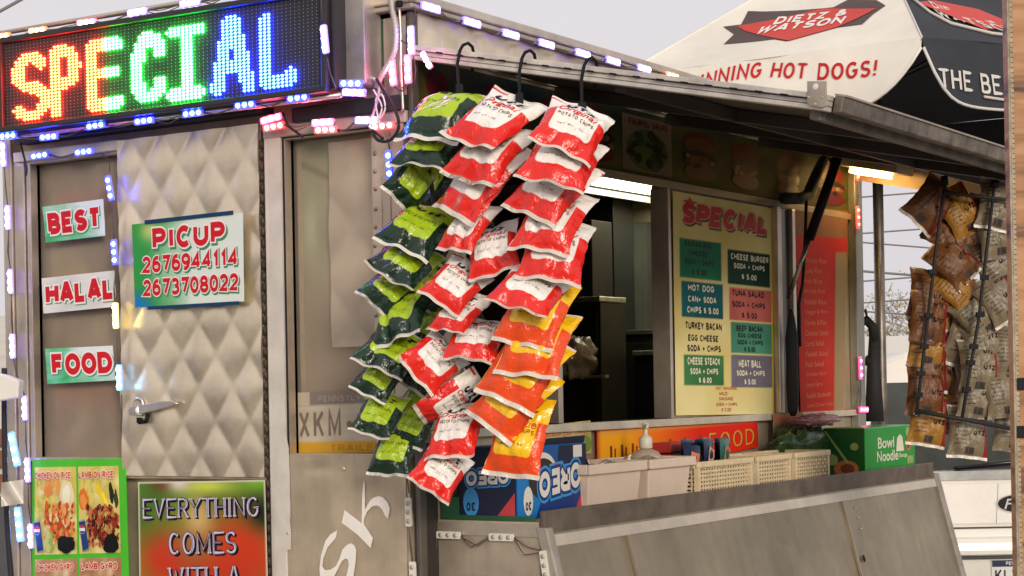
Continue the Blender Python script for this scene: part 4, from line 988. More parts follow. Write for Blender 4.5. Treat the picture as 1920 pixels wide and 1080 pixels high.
def foodsign(u, v):
    c = mixc((248, 170, 24), (226, 40, 20), (u - .15) / .45)
    if v > .90 or u < .012 or u > .985: c = (196, 36, 26)
    elif v > .80: c = mixc((226, 170, 70), (214, 80, 40), u)
    return c
def fsgn(L, mp):
    put_text(L(ink('signgold', (214, 160, 60))), mp, 'FOOD', .66, .12, .97, .62, .0012, 0, .16, gap=.3, thin=.08)
    put_text(L(ink('signdark', (120, 46, 22))), mp, 'FOOD', .665, .10, .975, .60, .0007, 0, .16, gap=.3, thin=.08)
    for u in (.07, .13, .19, .255, .29, .41, .50, .60): poly(L(ink('signbrown', (124, 60, 20))), mp, [(u, .12), (u + .012, .12), (u + .012, .58), (u, .58)], .0007, 0); poly(L(ink('signbrown', (124, 60, 20))), mp, [(u + .024, .12), (u + .032, .12), (u + .032, .52), (u + .024, .52)], .0007, 0)
card('food_banner', 'orange and red FOOD banner below the serving window', 'banner', qfs, foodsign, [fsgn], 40, 12, .002, .0)
def hrc(u, v): return mixc((206, 186, 140), (150, 150, 70), max(0, u - .7) * 2 + fbm(u * 4, v * 3, 1))
def hr_(txt): return lambda L, mp: (put_font(L(ink('hrred', (208, 84, 56))), mp, txt, .05, .55, .9, .9, .0009, 0, .0), ellipse(L(ink('hrgreen', (120, 140, 60))), mp, .9, .3, .1, .25, .0006, 0))
card('dish_label', 'pale dish label with red Hamburger Rice lettering behind the cookie box', 'label', QY((1005, 800), (1106, 788), (1108, 850), (1005, 860), -.008), hrc, [hr_('Hamburger Rice')], 12, 8, .002, 0)
card('dish_label', 'pale dish label with a dark salad picture behind the greens bag', 'label', QY((1448, 776), (1505, 772), (1505, 830), (1448, 834), -.026), lambda u, v: mixc((176, 130, 96), (60, 76, 40), 1.4 - 2 * v + fbm(u * 4, v * 4, 3)), [lambda L, mp: put_font(L(ink('hrred', (208, 84, 56))), mp, 'Falafel Rice', .05, .72, .95, .95, .0009, 0)], 14, 12, .002, 0)
# ================================================================== CHIP BAGS
BW, BH = .134, .170
def bag_fn(seed, T=.046):
    rs = random.Random(seed); ph = rs.random() * 9
    folds = [(rs.uniform(-.9, .9), rs.uniform(-1, 1), rs.choice((0, 1)), rs.uniform(.004, .010)) for _ in range(7)]
    hard = [(rs.uniform(-.8, .8), rs.uniform(.1, .85), rs.uniform(0, 3.14), rs.uniform(.10, .26), rs.uniform(-.0075, .0045)) for _ in range(8)]
    tw = rs.uniform(-.010, .010); cb = rs.uniform(-.012, .010)
    def P(s, v, side):
        e = max(0., min(v - .06, .945 - v)); q = min(1., e / .26); q = q ** .62
        lop = 1 + .25 * (.5 - v)
        x = s * BW / 2 * (1 - .10 * q) + .0016 * noise.noise(V((v * 9, ph, s))) * (abs(s) ** 3)
        y = v * BH
        z = T * q * lop * max(0., (1 - abs(s) ** 3.2)) ** .72
        z *= .60 if side > 0 else -.40
        # radial creases from the crimps, and a few hard folds
        for a, sl, top, am in folds:
            yy = (1 - v) if top else v
            if .05 < yy < .5:
                d = abs(s - a - sl * (yy - .06) * 1.3); z += side * am * max(0, 1 - d / .22) * (1 - (yy - .05) / .45) * (-1 if side > 0 else .6) * min(1, q * 3)
        for fx, fy, fa, fw, fh in hard:
            dd = ((s - fx) * math.cos(fa) + (v - fy) * 1.3 * math.sin(fa)); along = -(s - fx) * math.sin(fa) + (v - fy) * 1.3 * math.cos(fa)
            z += side * q * fh * max(0, 1 - abs(dd) / fw) * max(0, 1 - abs(along) / .8)
        z += .0042 * q * noise.noise(V((s * 2.2 + seed, v * 3.1, side * 5.))) + .0026 * q * (1 - abs(noise.noise(V((s * 4.2, v * 5.3 + seed, side * 3.)))) * 2.6)
        k = 1 - q
        z += k * (.006 * math.sin(s * 2.6 + ph) + .0035 * math.sin(s * 7.3 + ph * 2)) * (1 if v < .5 else .7) + tw * s * (v - .5) + cb * (v - .5) ** 2 * 4
        return V((x, y, z))
    return P
def node_rrect(n, uv, cx, cy, bx, by, r, soft=.006):
    def M(op, a, b=None):
        x = n.nodes.new('ShaderNodeMath'); x.operation = op
        for i, q in enumerate((a, b)):
            if q is None: continue
            if isinstance(q, (int, float)): x.inputs[i].default_value = q
            else: n.links.new(q, x.inputs[i])
        return x.outputs[0]
    ux, uy = uv
    qx = M('SUBTRACT', M('ABSOLUTE', M('SUBTRACT', ux, cx)), bx - r); qy = M('SUBTRACT', M('ABSOLUTE', M('SUBTRACT', uy, cy)), by - r)
    l = M('SQRT', M('ADD', M('POWER', M('MAXIMUM', qx, 0.), 2.), M('POWER', M('MAXIMUM', qy, 0.), 2.)))
    d = M('SUBTRACT', M('ADD', l, M('MINIMUM', M('MAXIMUM', qx, qy), 0.)), r)
    r_ = n.nodes.new('ShaderNodeMapRange'); r_.inputs[1].default_value = soft; r_.inputs[2].default_value = -soft
    n.links.new(d, r_.inputs[0]); return r_.outputs[0]
def bag_mat(name, side, panel, crimp, tab=None, rough=.24, back=False):
    m = bpy.data.materials.new(name); m.use_nodes = True; n = m.node_tree; b = n.nodes['Principled BSDF']
    u = n.nodes.new('ShaderNodeUVMap'); sp = n.nodes.new('ShaderNodeSeparateXYZ'); n.links.new(u.outputs[0], sp.inputs[0]); uv = (sp.outputs[0], sp.outputs[1])
    def over(prev, mask, col):
        x = n.nodes.new('ShaderNodeMix'); x.data_type = 'RGBA'; n.links.new(mask, x.inputs[0])
        if isinstance(prev, tuple): x.inputs[6].default_value = (*prev, 1)
        else: n.links.new(prev, x.inputs[6])
        x.inputs[7].default_value = (*col, 1); return x.outputs[2]
    c = lin(side)
    if not back:
        c = over(c, node_rrect(n, uv, .5, .64, .355, .40, .09), lin(panel)); c = over(c, node_rrect(n, uv, .5, .98, .7, .30, .02), lin(panel))
        if tab: c = over(c, node_rrect(n, uv, .13, .965, .14, .028, .01), lin(tab))
    else:
        c = over(c, node_rrect(n, uv, .44, .55, .44, .7, .04), lin(panel))
        for k in range(9): c = over(c, node_rrect(n, uv, .24 + .012 * (k % 3), .86 - .075 * k, .15 - .02 * (k % 2), .010, .004), lin(tuple(x * .55 for x in panel)))
        c = over(c, node_rrect(n, uv, .5, .14, .12, .06, .01), lin((60, 54, 50)))
        c = over(c, node_rrect(n, uv, .47, .5, .008, .5, .001), lin(tuple(x * .8 for x in panel)))
    c = over(c, node_rrect(n, uv, .5, .0, .7, .058, .002, .003), lin(crimp)); c = over(c, node_rrect(n, uv, .5, 1.0, .7, .03, .002, .003), lin(panel if not back else crimp))
    n.links.new(c, b.inputs['Base Color']); b.inputs['Roughness'].default_value = rough; b.inputs['Specular IOR Level'].default_value = .6
    # crimp ribs
    wv = n.nodes.new('ShaderNodeTexWave'); wv.inputs['Scale'].default_value = 14; wv.bands_direction = 'Y'; n.links.new(u.outputs[0], wv.inputs['Vector'])
    no = n.nodes.new('ShaderNodeTexNoise'); no.inputs['Scale'].default_value = 9; no.inputs['Detail'].default_value = 3; n.links.new(u.outputs[0], no.inputs['Vector'])
    bp_ = n.nodes.new('ShaderNodeBump'); bp_.inputs['Strength'].default_value = .55; bp_.inputs['Distance'].default_value = .006; no.inputs['Distortion'].default_value = 1.2; n.links.new(no.outputs[0], bp_.inputs['Height']); n.links.new(bp_.outputs[0], b.inputs['Normal'])
    return m
CRIMP = (214, 206, 192)
KIND = {
 'red': dict(front=bag_mat('foil_red', (226, 34, 20), (240, 234, 226), CRIMP, (206, 40, 36)), back=bag_mat('foil_red_back', (196, 40, 36), (206, 198, 186), CRIMP, None, back=True), logo=ink('utznavy', (34, 24, 58)), sc=ink('scriptred', (206, 44, 44)), tx=ink('chiptext', (110, 92, 74))),
 'green': dict(front=bag_mat('foil_green', (12, 42, 24), (168, 196, 34), (222, 220, 206), (70, 92, 40), .22), back=bag_mat('foil_green_back', (14, 40, 24), (20, 46, 28), CRIMP, None, .25, True), logo=ink('utzdark', (24, 30, 20)), sc=None, tx=ink('chiptextg', (84, 104, 24))),
 'orange': dict(front=bag_mat('foil_orange', (236, 76, 18), (246, 196, 20), CRIMP, None), back=bag_mat('foil_orange_back', (206, 70, 30), (214, 170, 60), CRIMP, None, back=True), logo=ink('utzblk', (30, 24, 26)), sc=ink('scriptor', (206, 90, 30)), tx=ink('chiptexto', (128, 92, 20))),
 'tan': dict(front=bag_mat('foil_tan_back', (112, 18, 14), (108, 64, 26), (98, 58, 28), None, .5, True), back=bag_mat('foil_tan_front', (150, 34, 26), (190, 130, 50), CRIMP, None), logo=ink('utzblk2', (34, 26, 26)), sc=None, tx=None),  # rack bag colours darkened to stand in for shade under umbrella and awning
 'gold': dict(front=bag_mat('foil_gold_back', (150, 28, 20), (156, 108, 34), (140, 92, 36), None, .45, True), back=bag_mat('foil_gold_front', (150, 34, 26), (196, 140, 40), CRIMP, None), logo=ink('utzblk2', (34, 26, 26)), sc=None, tx=None),
 'pale': dict(front=bag_mat('foil_pale_back', (140, 20, 20), (126, 112, 88), (116, 102, 82), None, .4, True), back=bag_mat('foil_pale_front', (170, 30, 26), (200, 190, 176), CRIMP, None), logo=ink('utzblk2', (34, 26, 26)), sc=None, tx=None),
}
CLIPM = mat('clip_strip', (.02, .02, .02), .5, 0, 0)
PROTO = {}
def bag_proto(kind, seed):
    if (kind, seed) in PROTO: return PROTO[(kind, seed)]
    P = bag_fn(seed * 3.7 + len(kind)); k = KIND[kind]; mb = MB(); mb.uv = {}
    ns, nv = 26, 34
    for side in (1, -1):
        o = len(mb.v)
        for j in range(nv + 1):
            for i in range(ns + 1):
                s = -1 + 2 * i / ns; mb.v.append(P(s, j / nv, side)); mb.uv[len(mb.v) - 1] = ((s + 1) / 2, j / nv)
        for j in range(nv):
            for i in range(ns):
                a = o + j * (ns + 1) + i; q = [a, a + 1, a + ns + 2, a + ns + 1]
                mb.f.append(q if side > 0 else q[::-1]); mb.m.append(0 if side > 0 else 1); mb.sm.append(True)
    ob = mb.build('chip_bag', [k['front'], k['back']])
    def mp(u, v, off):
        s = 2 * u - 1; p = P(s, v, 1); n = (P(s + .02, v, 1) - p).cross(P(s, v + .02, 1) - p)
        return p + (n.normalized() if n.length > 1e-12 else V((0, 0, 1))) * (off + .0006)
    lt = MB(); ms = [k['logo'], k['sc'] or k['logo'], k['tx'] or k['logo']]
    if kind in ('tan', 'pale', 'gold'):
        put_text(lt, mp, 'UTZ', .56, .42, .86, .52, .0004, 0, .32, .2); put_text(lt, mp, 'UTZ', .58, .74, .84, .82, .0004, 0, .32, .2)
    else:
        put_text(lt, mp, 'UTZ', .25, .71, .76, .825, .0004, 0, .34, .25, .12)
        if k['sc']: put_font(lt, mp, 'Original' if kind == 'red' else 'Barbecue', .17, .60, .83, .70, .0006, 1, .014, .35)
        put_text(lt, mp, 'POTATO CHIPS', .19, .515, .81, .58, .0004, 2, .20, 0, .2)
        put_text(lt, mp, 'NET WT 1 OZ', .26, .36, .70, .385, .0004, 2, .2, 0, .25)
    l = lt.build('lettering', ms, ob)
    PROTO[(kind, seed)] = (ob, l, [False]); return PROTO[(kind, seed)]
def place_bag(kind, seed, M, label, group):
    ob, l, used = bag_proto(kind, seed)
    if used[0]:
        ob = ob.copy(); ob.data = ob.data.copy(); C.objects.link(ob); l = l.copy(); l.data = l.data.copy(); C.objects.link(l); l.parent = ob
    else:
        k = PROTO_RAW[(kind, seed)] = (ob.data.copy(), l.data.copy()); used[0] = True
    ob.data = PROTO_RAW[(kind, seed)][0].copy(); l.data = PROTO_RAW[(kind, seed)][1].copy()
    c = M @ V((0, BH / 2, 0)); T = Matrix.Translation(-c) @ M          # the bag's own slump is kept in its mesh
    ob.data.transform(T); l.data.transform(T); ob.location = c
    ob.data.name = 'chip_bag'; l.data.name = 'lettering'
    tag(ob, label, 'chip bag', group); return ob
PROTO_RAW = {}
def pose(BL, BR, TL, D, flip=1):
    GROW = 1.07
    cxm, cym = (BL[0] + BR[0]) / 2, (BL[1] + BR[1]) / 2
    gx = lambda p: (cxm + (p[0] - cxm) * GROW, cym + (p[1] - cym) * GROW)
    BL, BR, TL = gx(BL), gx(BR), gx(TL)
    s = F / D; wx, wy = (BR[0] - BL[0]) / s, (BR[1] - BL[1]) / s; hx, hy = (TL[0] - BL[0]) / s, (TL[1] - BL[1]) / s
    w2, h2, dt = wx * wx + wy * wy, hx * hx + hy * hy, wx * hx + wy * hy
    # scale k with (k2 W2 - w2)(k2 H2 - h2) = dt^2
    a, b, c = BW ** 2 * BH ** 2, -(BW ** 2 * h2 + BH ** 2 * w2), w2 * h2 - dt * dt
    k2 = (-b + math.sqrt(max(0, b * b - 4 * a * c))) / (2 * a); k = math.sqrt(k2)
    hz = math.sqrt(max(0, k2 * BH ** 2 - h2)); wz = math.sqrt(max(0, k2 * BW ** 2 - w2)) * (-1 if dt > 0 else 1) * flip; hz *= flip
    ez = .80
    w3 = CAMX * wx - CAMY * wy + FWD * wz * ez; h3 = CAMX * hx - CAMY * hy + FWD * hz * ez
    z = w3.cross(h3).normalized(); kk = min(max(k, .9), 1.12)
    tc = atD(TL[0] + (BR[0] - BL[0]) / 2, TL[1] + (BR[1] - BL[1]) / 2, D)
    M = Matrix((w3 / BW, h3 / BH, z * kk)).transposed().to_4x4(); M.translation = tc - h3
    return M, k
ORD = ['topmost', 'second', 'third', 'fourth', 'fifth', 'sixth', 'seventh', 'eighth', 'ninth', 'tenth', 'eleventh', 'twelfth', 'thirteenth', 'fourteenth', 'fifteenth', 'sixteenth', 'seventeenth']
def hang(strip_name, bags, D0, group, hook, D1=None):
    names = {'red': 'red and white', 'green': 'dark green and lime', 'orange': 'orange and yellow'}; cnt = {}; tops = []
    for i, (kind, BL, BR, TL) in enumerate(bags):
        cnt[kind] = cnt.get(kind, 0) + 1
        D = D0 + ((D1 or D0) - D0) * i / max(1, len(bags) - 1)
        M, k = pose(BL, BR, TL, D)
        pos = 'lowest' if i == len(bags) - 1 else ORD[i] + (' from top' if i else '')
        lb = '%s chip bag, %s on %s' % (names[kind], pos, strip_name)
        place_bag(kind, i * 5 + len(strip_name), M, lb, group)
        tops.append(atD(TL[0] + (BR[0] - BL[0]) / 2, TL[1] + (BR[1] - BL[1]) / 2, D + .012))
    m = MB(); m.tube(tops, .007, 6)
    t = thing('clip_strip', 'black clip strip with a hook holding ' + strip_name.replace('the ', '').replace(' strip', '') + ' bags', 'clip strip', tuple(tops[0]), 'clip strips hung from the awning rail')
    m.build('strip', CLIPM, t)
    # hook over the awning rail
    hx, hy = hook; m = MB(); top = A(.008, 0, 0); p = onX(hx, hy, .0)
    tt = p.y / yo; P0 = tops[0]
    arcp = [P0 + V((0, 0, -.004)), P0.lerp(A(-.026, tt, -.02), .55), A(-.026, tt, -.02), A(-.024, tt, .012), A(-.016, tt, .026), A(.004, tt, .034), A(.024, tt, .028), A(.036, tt, .010), A(.038, tt, -.03)]
    m.tube(arcp, .0040, 7); m.build('hook', BLACK, t)
    m = MB(); d = (tops[1] - tops[0]).normalized(); m.obox(P0 - FWD * .014, CAMX * .009, CAMY * .018, FWD * .016); m.build('clip', BLACK, t, .003)
def depth_at(px, py, x=.0): return (onX(px, py, x) - CAM).dot(FWD)
GG = 'chip bags clipped on the three hanging strips'
green = [('green', (742, 265), (852, 272), (807, 172)), ('green', (731, 320), (832, 337), (790, 234)), ('green', (721, 358), (773, 408), (775, 272)), ('green', (705, 454), (801, 495), (768, 376)), ('green', (688, 504), (772, 556), (745, 440)),
         ('green', (670, 550), (734, 602), (735, 488)), ('green', (694, 648), (787, 624), (735, 560)), ('green', (665, 674), (754, 719), (715, 606)), ('green', (658, 727), (722, 760), (700, 662)), ('green', (657, 808), (731, 828), (692, 733)),
         ('green', (728, 826), (790, 846), (766, 745)), ('green', (690, 887), (767, 893), (716, 800))]
hang('the green strip', green, depth_at(866, 125) - .09, GG, (872, 125), depth_at(866, 125) + .02)
back_green = [((752, 386), (820, 402), (800, 290)), ((764, 470), (826, 500), (812, 392)), ((746, 556), (812, 590), (800, 478)), ((742, 640), (806, 664), (812, 560)), ((724, 706), (792, 742), (790, 636)), ((728, 786), (794, 808), (782, 704))]
for i, (BL, BR, TL) in enumerate(back_green):
    M, k = pose(BL, BR, TL, depth_at(866, 125) + .055)
    place_bag('green', (i * 3 + 1) % 4, M, 'dark green chip bag half hidden behind the green strip, ' + ORD[i] + (' from top' if i else ''), GG)
red1 = [('red', (828, 260), (922, 301), (927, 172)), ('red', (828, 329), (922, 360), (908, 227)), ('red', (814, 389), (880, 428), (928, 261)), ('red', (817, 467), (880, 480), (874, 384)), ('red', (882, 530), (972, 506), (880, 440)),
        ('red', (785, 549), (857, 596), (850, 478)), ('red', (801, 620), (867, 636), (854, 551)), ('red', (831, 673), (928, 681), (858, 600)), ('red', (752, 672), (813, 740), (815, 615)), ('red', (772, 758), (796, 798), (880, 690)), ('red', (797, 860), (887, 853), (828, 765)), ('red', (767, 895), (837, 947), (812, 822))]
hang('the middle strip', red1, depth_at(985, 130) - .12, GG, (988, 128), depth_at(985, 130) - .02)
red2 = [('red', (990, 275), (1098, 325), (1037, 185)), ('red', (965, 342), (1084, 378), (1016, 250)), ('red', (940, 389), (1031, 433), (1033, 289)), ('red', (952, 470), (1057, 486), (1010, 361)), ('red', (967, 525), (1081, 541), (998, 414)), ('red', (912, 565), (1017, 606), (965, 498)),
        ('orange', (923, 635), (1028, 661), (979, 522)), ('orange', (926, 695), (1038, 714), (973, 580)), ('orange', (890, 730), (994, 777), (967, 611)), ('orange', (874, 777), (951, 832), (973, 668)), ('orange', (907, 889), (1005, 897), (940, 752))]
hang('the outer strip', red2, depth_at(1100, 140) - .14, GG, (1104, 140), depth_at(1100, 140) - .04)
# ================================================================== RACK OF BAGS AT THE FAR RIGHT
DR = 5.05
GR = 'chip bags on the black wire rack'
rack = thing('wire_rack', 'black wire rack hung with shade-darkened chip bags at the far end of the awning', 'rack', tuple(atD(1800, 560, DR)))
m = MB()
rp = lambda x, y, d=DR: atD(x, y, d)
m.tube([rp(1772, 345), rp(1757, 450), rp(1742, 580), rp(1729, 690), rp(1718, 778)], .0048, 7); m.tube([rp(1864, 352), rp(1850, 470), rp(1835, 600), rp(1818, 700), rp(1803, 790)], .0048, 7)
m.tube([rp(1955, 360), rp(1930, 600), rp(1900, 800)], .006, 7); m.tube([rp(1716, 770), rp(1805, 786), rp(1905, 805)], .0065, 7); m.tube([rp(1768, 360), rp(1865, 372), rp(1960, 380)], .005, 7)
m.build('rack_frame', BLKRUB, rack)
for x, y in ((1748, 510), (1742, 592), (1733, 650), (1727, 700), (1722, 740), (1846, 520), (1838, 590), (1826, 650), (1820, 680), (1812, 730)):
    m = MB(); m.obox(rp(x, y, DR - .005), CAMX * .011, CAMY * .007, FWD * .008); m.build('clip', BLACK, rack)
m = MB(); m.tube([rp(1866, 338), rp(1864, 352)], .012, 8); m.tube([rp(1770, 330), rp(1772, 348)], .010, 8); m.build('hanger', BLACK, rack)
def rot_pts(cx, cy, ang, w=82, h=106):
    a = R(ang); ca, sa = math.cos(a), math.sin(a)
    f = lambda x, y: (cx + x * ca - y * sa, cy + x * sa + y * ca)
    return f(-w / 2, h / 2), f(w / 2, h / 2), f(-w / 2, -h / 2)
colA = [(1742, 384, 40, 'tan'), (1800, 398, -32, 'tan'), (1786, 446, -50, 'tan'), (1788, 492, -48, 'tan'), (1796, 540, -50, 'tan'), (1738, 556, 8, 'tan'), (1738, 600, 6, 'tan'), (1736, 643, 4, 'tan'), (1738, 688, 3, 'tan'), (1734, 735, 4, 'tan'), (1738, 790, 6, 'tan'), (1768, 420, 20, 'tan'), (1812, 446, -40, 'tan'), (1764, 575, -30, 'tan'), (1766, 640, -12, 'tan'), (1762, 700, -14, 'tan'), (1764, 762, -10, 'tan')]
colB = [(1868, 388, 10, 'pale'), (1866, 440, -12, 'pale'), (1862, 496, -28, 'pale'), (1872, 560, -34, 'pale'), (1830, 590, -40, 'pale'), (1838, 636, -14, 'pale'), (1832, 690, 2, 'pale'), (1828, 738, 2, 'pale'), (1892, 660, 4, 'pale'), (1880, 736, -8, 'pale'), (1812, 812, 3, 'pale'), (1896, 800, 3, 'pale'), (1846, 420, 14, 'pale'), (1884, 610, -30, 'pale'), (1862, 700, -18, 'pale'), (1808, 640, 16, 'pale')]
for nm, col in (('inner', colA), ('outer', colB)):
    for i, (cx, cy, an, kd) in enumerate(col):
        BL, BR, TL = rot_pts(cx, cy, an, 72 if kd == 'tan' else 74, 92 if i < len(col) - 2 else 104)
        M, k = pose(BL, (BR[0], BR[1] + 3), TL, DR + (.065 if i < (11 if nm == 'inner' else 12) else .115) + .012 * (i % 3))
        n0 = (11 if nm == 'inner' else 12)
        cn = 'orange tan' if kd == 'tan' else 'greyish white'; q_ = i if i < n0 else i - n0; od = ORD[q_] + ('' if q_ == 0 else ' from top')
        lb = '%s chip bag seen from behind, %s on the %s rack rod' % (cn, od, nm) if i < n0 else '%s chip bag tucked behind the others of the %s rack rod, %s' % (cn, nm, od)
        place_bag('gold' if kd == 'tan' and i % 3 == 1 else kd, i % 5, M, lb, GR)
# ================================================================== GOODS ON THE SHELF
zt0 = zSh + .0005
# cookie box standing upside down
def sx(px, py=930, y=ys): return onY(px, py, y).x
xb0, yb0 = .092, -.225; hb = .178; xb1 = onY(1100, 900, yb0).x; yb1 = yb0 + .165
OREO = thing('cookie_box', 'blue box of OREO snack packs standing upside down on the shelf', 'box', ((xb0 + xb1) / 2, (yb0 + yb1) / 2, zt0))
OB = [(4, 48, 122), (20, 120, 190), (10, 22, 54), (225, 220, 208), (46, 34, 30), (196, 60, 66), (60, 150, 214), (10, 84, 150)]
OM = [mat('box_%d' % i, lin(c), .34, 0, .08, 12) for i, c in enumerate(OB)]
m = MB(); m.box((xb0, yb0, zt0), (xb1, yb1, zt0 + hb)); m.build('carton', OM[7], OREO, .004)
qr_ = Quad((xb0, yb0, zt0 + hb), (xb1, yb0, zt0 + hb), (xb1, yb0, zt0), (xb0, yb0, zt0), NY)
ql_ = Quad((xb0, yb1, zt0 + hb), (xb0, yb0, zt0 + hb), (xb0, yb0, zt0), (xb0, yb1, zt0), NX)
m = MB()
poly(m, qr_.map, [(.003, .02), (.40, .02), (.10, .98), (.003, .98)], .0004, 1); poly(m, qr_.map, [(.26, .02), (.995, .02), (.995, .5), (.40, .44)], .0006, 0); poly(m, qr_.map, [(.55, .55), (.995, .60), (.995, .98), (.60, .98)], .0005, 2)
poly(m, qr_.map, [(.80, .02), (.99, .02), (.99, .42), (.92, .30)], .001, 5)
oc_ = .0014
def oreo(q, u0, v0, u1, v1, wv, base):
    mp = lambda u, v, o: q.map(u, v + wv * (u - u0), o)
    put_text(m, mp, 'OREO', u0, v0, u1, v1, base, 6, .26, 0, .05, grow=.22, rot180=True)
    put_text(m, mp, 'OREO', u0, v0, u1, v1, base + .0006, 0, .26, 0, .05, grow=.12, rot180=True)
    put_text(m, mp, 'OREO', u0, v0, u1, v1, base + .0012, 3, .26, 0, .05, rot180=True)
oreo(qr_, .30, .26, .90, .62, .20, oc_)
ellipse(m, qr_.map, .36, .60, .20, .30, .0008, 3, 22); ellipse(m, qr_.map, .36, .54, .20, .28, .0011, 4, 22); ellipse(m, qr_.map, .56, .66, .05, .08, .0016, 5, 8)
ellipse(m, qr_.map, .15, .25, .065, .2, .0012, 3, 18); put_text(m, qr_.map, '30', .11, .12, .19, .24, .0018, 2, .26, rot180=True)
put_text(m, qr_.map, 'OREO', .05, .62, .28, .74, .0012, 3, .26, 0, .05, rot180=True); poly(m, qr_.map, [(.80, .80), (.93, .80), (.93, .97), (.80, .97)], .0009, 3)
m.build('front_print', OM, OREO)
m = MB(); poly(m, ql_.map, [(.01, .01), (.99, .01), (.99, .99), (.01, .99)], .0004, 2)
oreo(ql_, .12, .46, .88, .66, .06, .001); ellipse(m, ql_.map, .2, .24, .14, .2, .0012, 6, 18); put_text(m, ql_.map, '30', .12, .12, .28, .24, .0018, 2, .26, rot180=True)
poly(m, ql_.map, [(.66, .06), (.97, .06), (.97, .38)], .001, 5)
m.build('side_print', OM, OREO)
m = MB()
for (x, y0, y1, a) in ((xb1 - .03, yb0 + .01, yb1 - .01, .03),): m.prism([(xb0 + .02, yb0 + .004, zt0 + hb), (xb1 - .004, yb0 + .004, zt0 + hb), (xb1 - .01, yb0 - .004, zt0 + hb + .018), (xb0 + .06, yb0 - .002, zt0 + hb + .014)], (0, .0015, 0))
m.prism([(xb1, yb0 + .006, zt0 + hb - .03), (xb1, yb1 - .01, zt0 + hb - .03), (xb1 + .03, yb1 - .01, zt0 + hb - .06), (xb1 + .03, yb0 + .01, zt0 + hb - .06)], (0, 0, .0015))
m.build('carton_flap', OM[2], OREO)
m = MB(); m.box((xs0 + .012, ys + .02, zt0), (xb0 - .004, -.02, zt0 + .012)); m.box((xb0 - .003, yb1 + .003, zt0), (xb0 + .25, -.005, zt0 + .055))
tag(m.build('green_tray', mat('dark_green_tray', (.02, .10, .04), .4, 0, .3, 8), None, .003), 'dark green tray wedged behind the cookie box on the shelf', 'tray')
# pale plastic bins
def bin_(px0, px1, py0, y0, dep, h, label, mt_):
    x0, x1 = sx(px0, 900, y0), sx(px1, 890, y0); t = thing('food_bin', label, 'bin', ((x0 + x1) / 2, y0 + dep / 2, zt0), 'pale plastic bins on the serving shelf')
    m = MB(); i = .012; k = .016
    b = [(x0 + k, y0 + k, zt0), (x1 - k, y0 + k, zt0), (x1 - k, y0 + dep - k, zt0), (x0 + k, y0 + dep - k, zt0)]; tpt = [(x0 + .004, y0 + .004, zt0 + h), (x1 - .004, y0 + .004, zt0 + h), (x1 - .004, y0 + dep - .004, zt0 + h), (x0 + .004, y0 + dep - .004, zt0 + h)]
    bi = [(p[0] + (i if j in (0, 3) else -i), p[1] + (i if j < 2 else -i), p[2] + .006) for j, p in enumerate(b)]; ti = [(p[0] + (i if j in (0, 3) else -i), p[1] + (i if j < 2 else -i), p[2]) for j, p in enumerate(tpt)]
    fs = [[3, 2, 1, 0]] + [[j, (j + 1) % 4, 4 + (j + 1) % 4, 4 + j] for j in range(4)] + [[4 + j, 4 + (j + 1) % 4, 8 + (j + 1) % 4, 8 + j] for j in range(4)] + [[8 + j, 8 + (j + 1) % 4, 12 + (j + 1) % 4, 12 + j] for j in range(4)] + [[12, 13, 14, 15]]
    m.add(b + tpt + ti + bi, fs); m.build('tub', mt_, t, .004)
    m = MB(); e = .006
    for (a0, b0, a1, b1) in ((x0 - e, y0 - e, x1 + e, y0 + .004), (x0 - e, y0 + dep - .004, x1 + e, y0 + dep + e), (x0 - e, y0 + .0045, x0 + .004, y0 + dep - .0045), (x1 - .004, y0 + .0045, x1 + e, y0 + dep - .0045)): m.box((a0, b0, zt0 + h - .022), (a1, b1, zt0 + h + .004))
    m.build('rim', mt_, t, .003)
    sd = random.random() * 50; m = MB()
    m.grid(lambda u, v: (x0 + .012 + (x1 - x0 - .024) * u, y0 + .012 + (dep - .024) * v, zt0 + h - .012 + .022 * noise.noise(V((u * 4, v * 4, sd))) + .018 * math.sin(u * 3.1) * math.sin(v * 3.1)), 16, 12)
    m.build('contents', mat('wrapped_food', (.42, .32, .24), .18, 0, .4, 30, .5, 60), t)
TUB = mat('tub_plastic', (.72, .575, .45), .42, 0, .10, 6)
bin_(1106, 1209, 940, -.26, .17, .118, 'pale plastic bin with a wide rim beside the cookie box', TUB)
bin_(1219, 1301, 925, -.26, .17, .118, 'pale plastic bin holding wrapped food beside the first wicker basket', TUB)
m = MB(); p = onY(1212, 905, -.14); pz = zt0 + .075
m.lathe((p.x, -.14, pz), [(.004, .0), (.040, .003), (.046, .012), (.046, .045), (.036, .060), (.015, .068)], 14)
pb = thing('pump_bottle', 'small clear pump bottle rising behind the pale bins', 'bottle', (p.x, -.14, pz)); m.build('bottle', mat('clear_plastic', (.62, .50, .40), .15, 0, .1, alpha=.75), pb)
m = MB(); m.lathe((p.x, -.14, pz + .0685), [(.015, 0), (.019, .003), (.019, .028), (.012, .036), (.006, .038), (.006, .060), (.010, .062), (.010, .070), (.004, .072)], 12); m.tube([(p.x, -.14, pz + .134), (p.x - .02, -.155, pz + .134), (p.x - .03, -.162, pz + .126)], .004, 6); m.build('pump', mat('cream_plastic', (.72, .66, .54), .4, 0, .05), pb)
m = MB(); p = onY(1268, 838, -.10); m.box((p.x - .07, -.12, p.z - .016), (p.x + .07, -.05, p.z + .014)); m.box((p.x - .06, -.115, zt0), (p.x + .06, -.055, p.z - .017))
tag(m.build('red_container', mat('red_lid', (.42, .03, .03), .4, 0, .1), None, .004), 'red lidded container behind the pale bins', 'container')
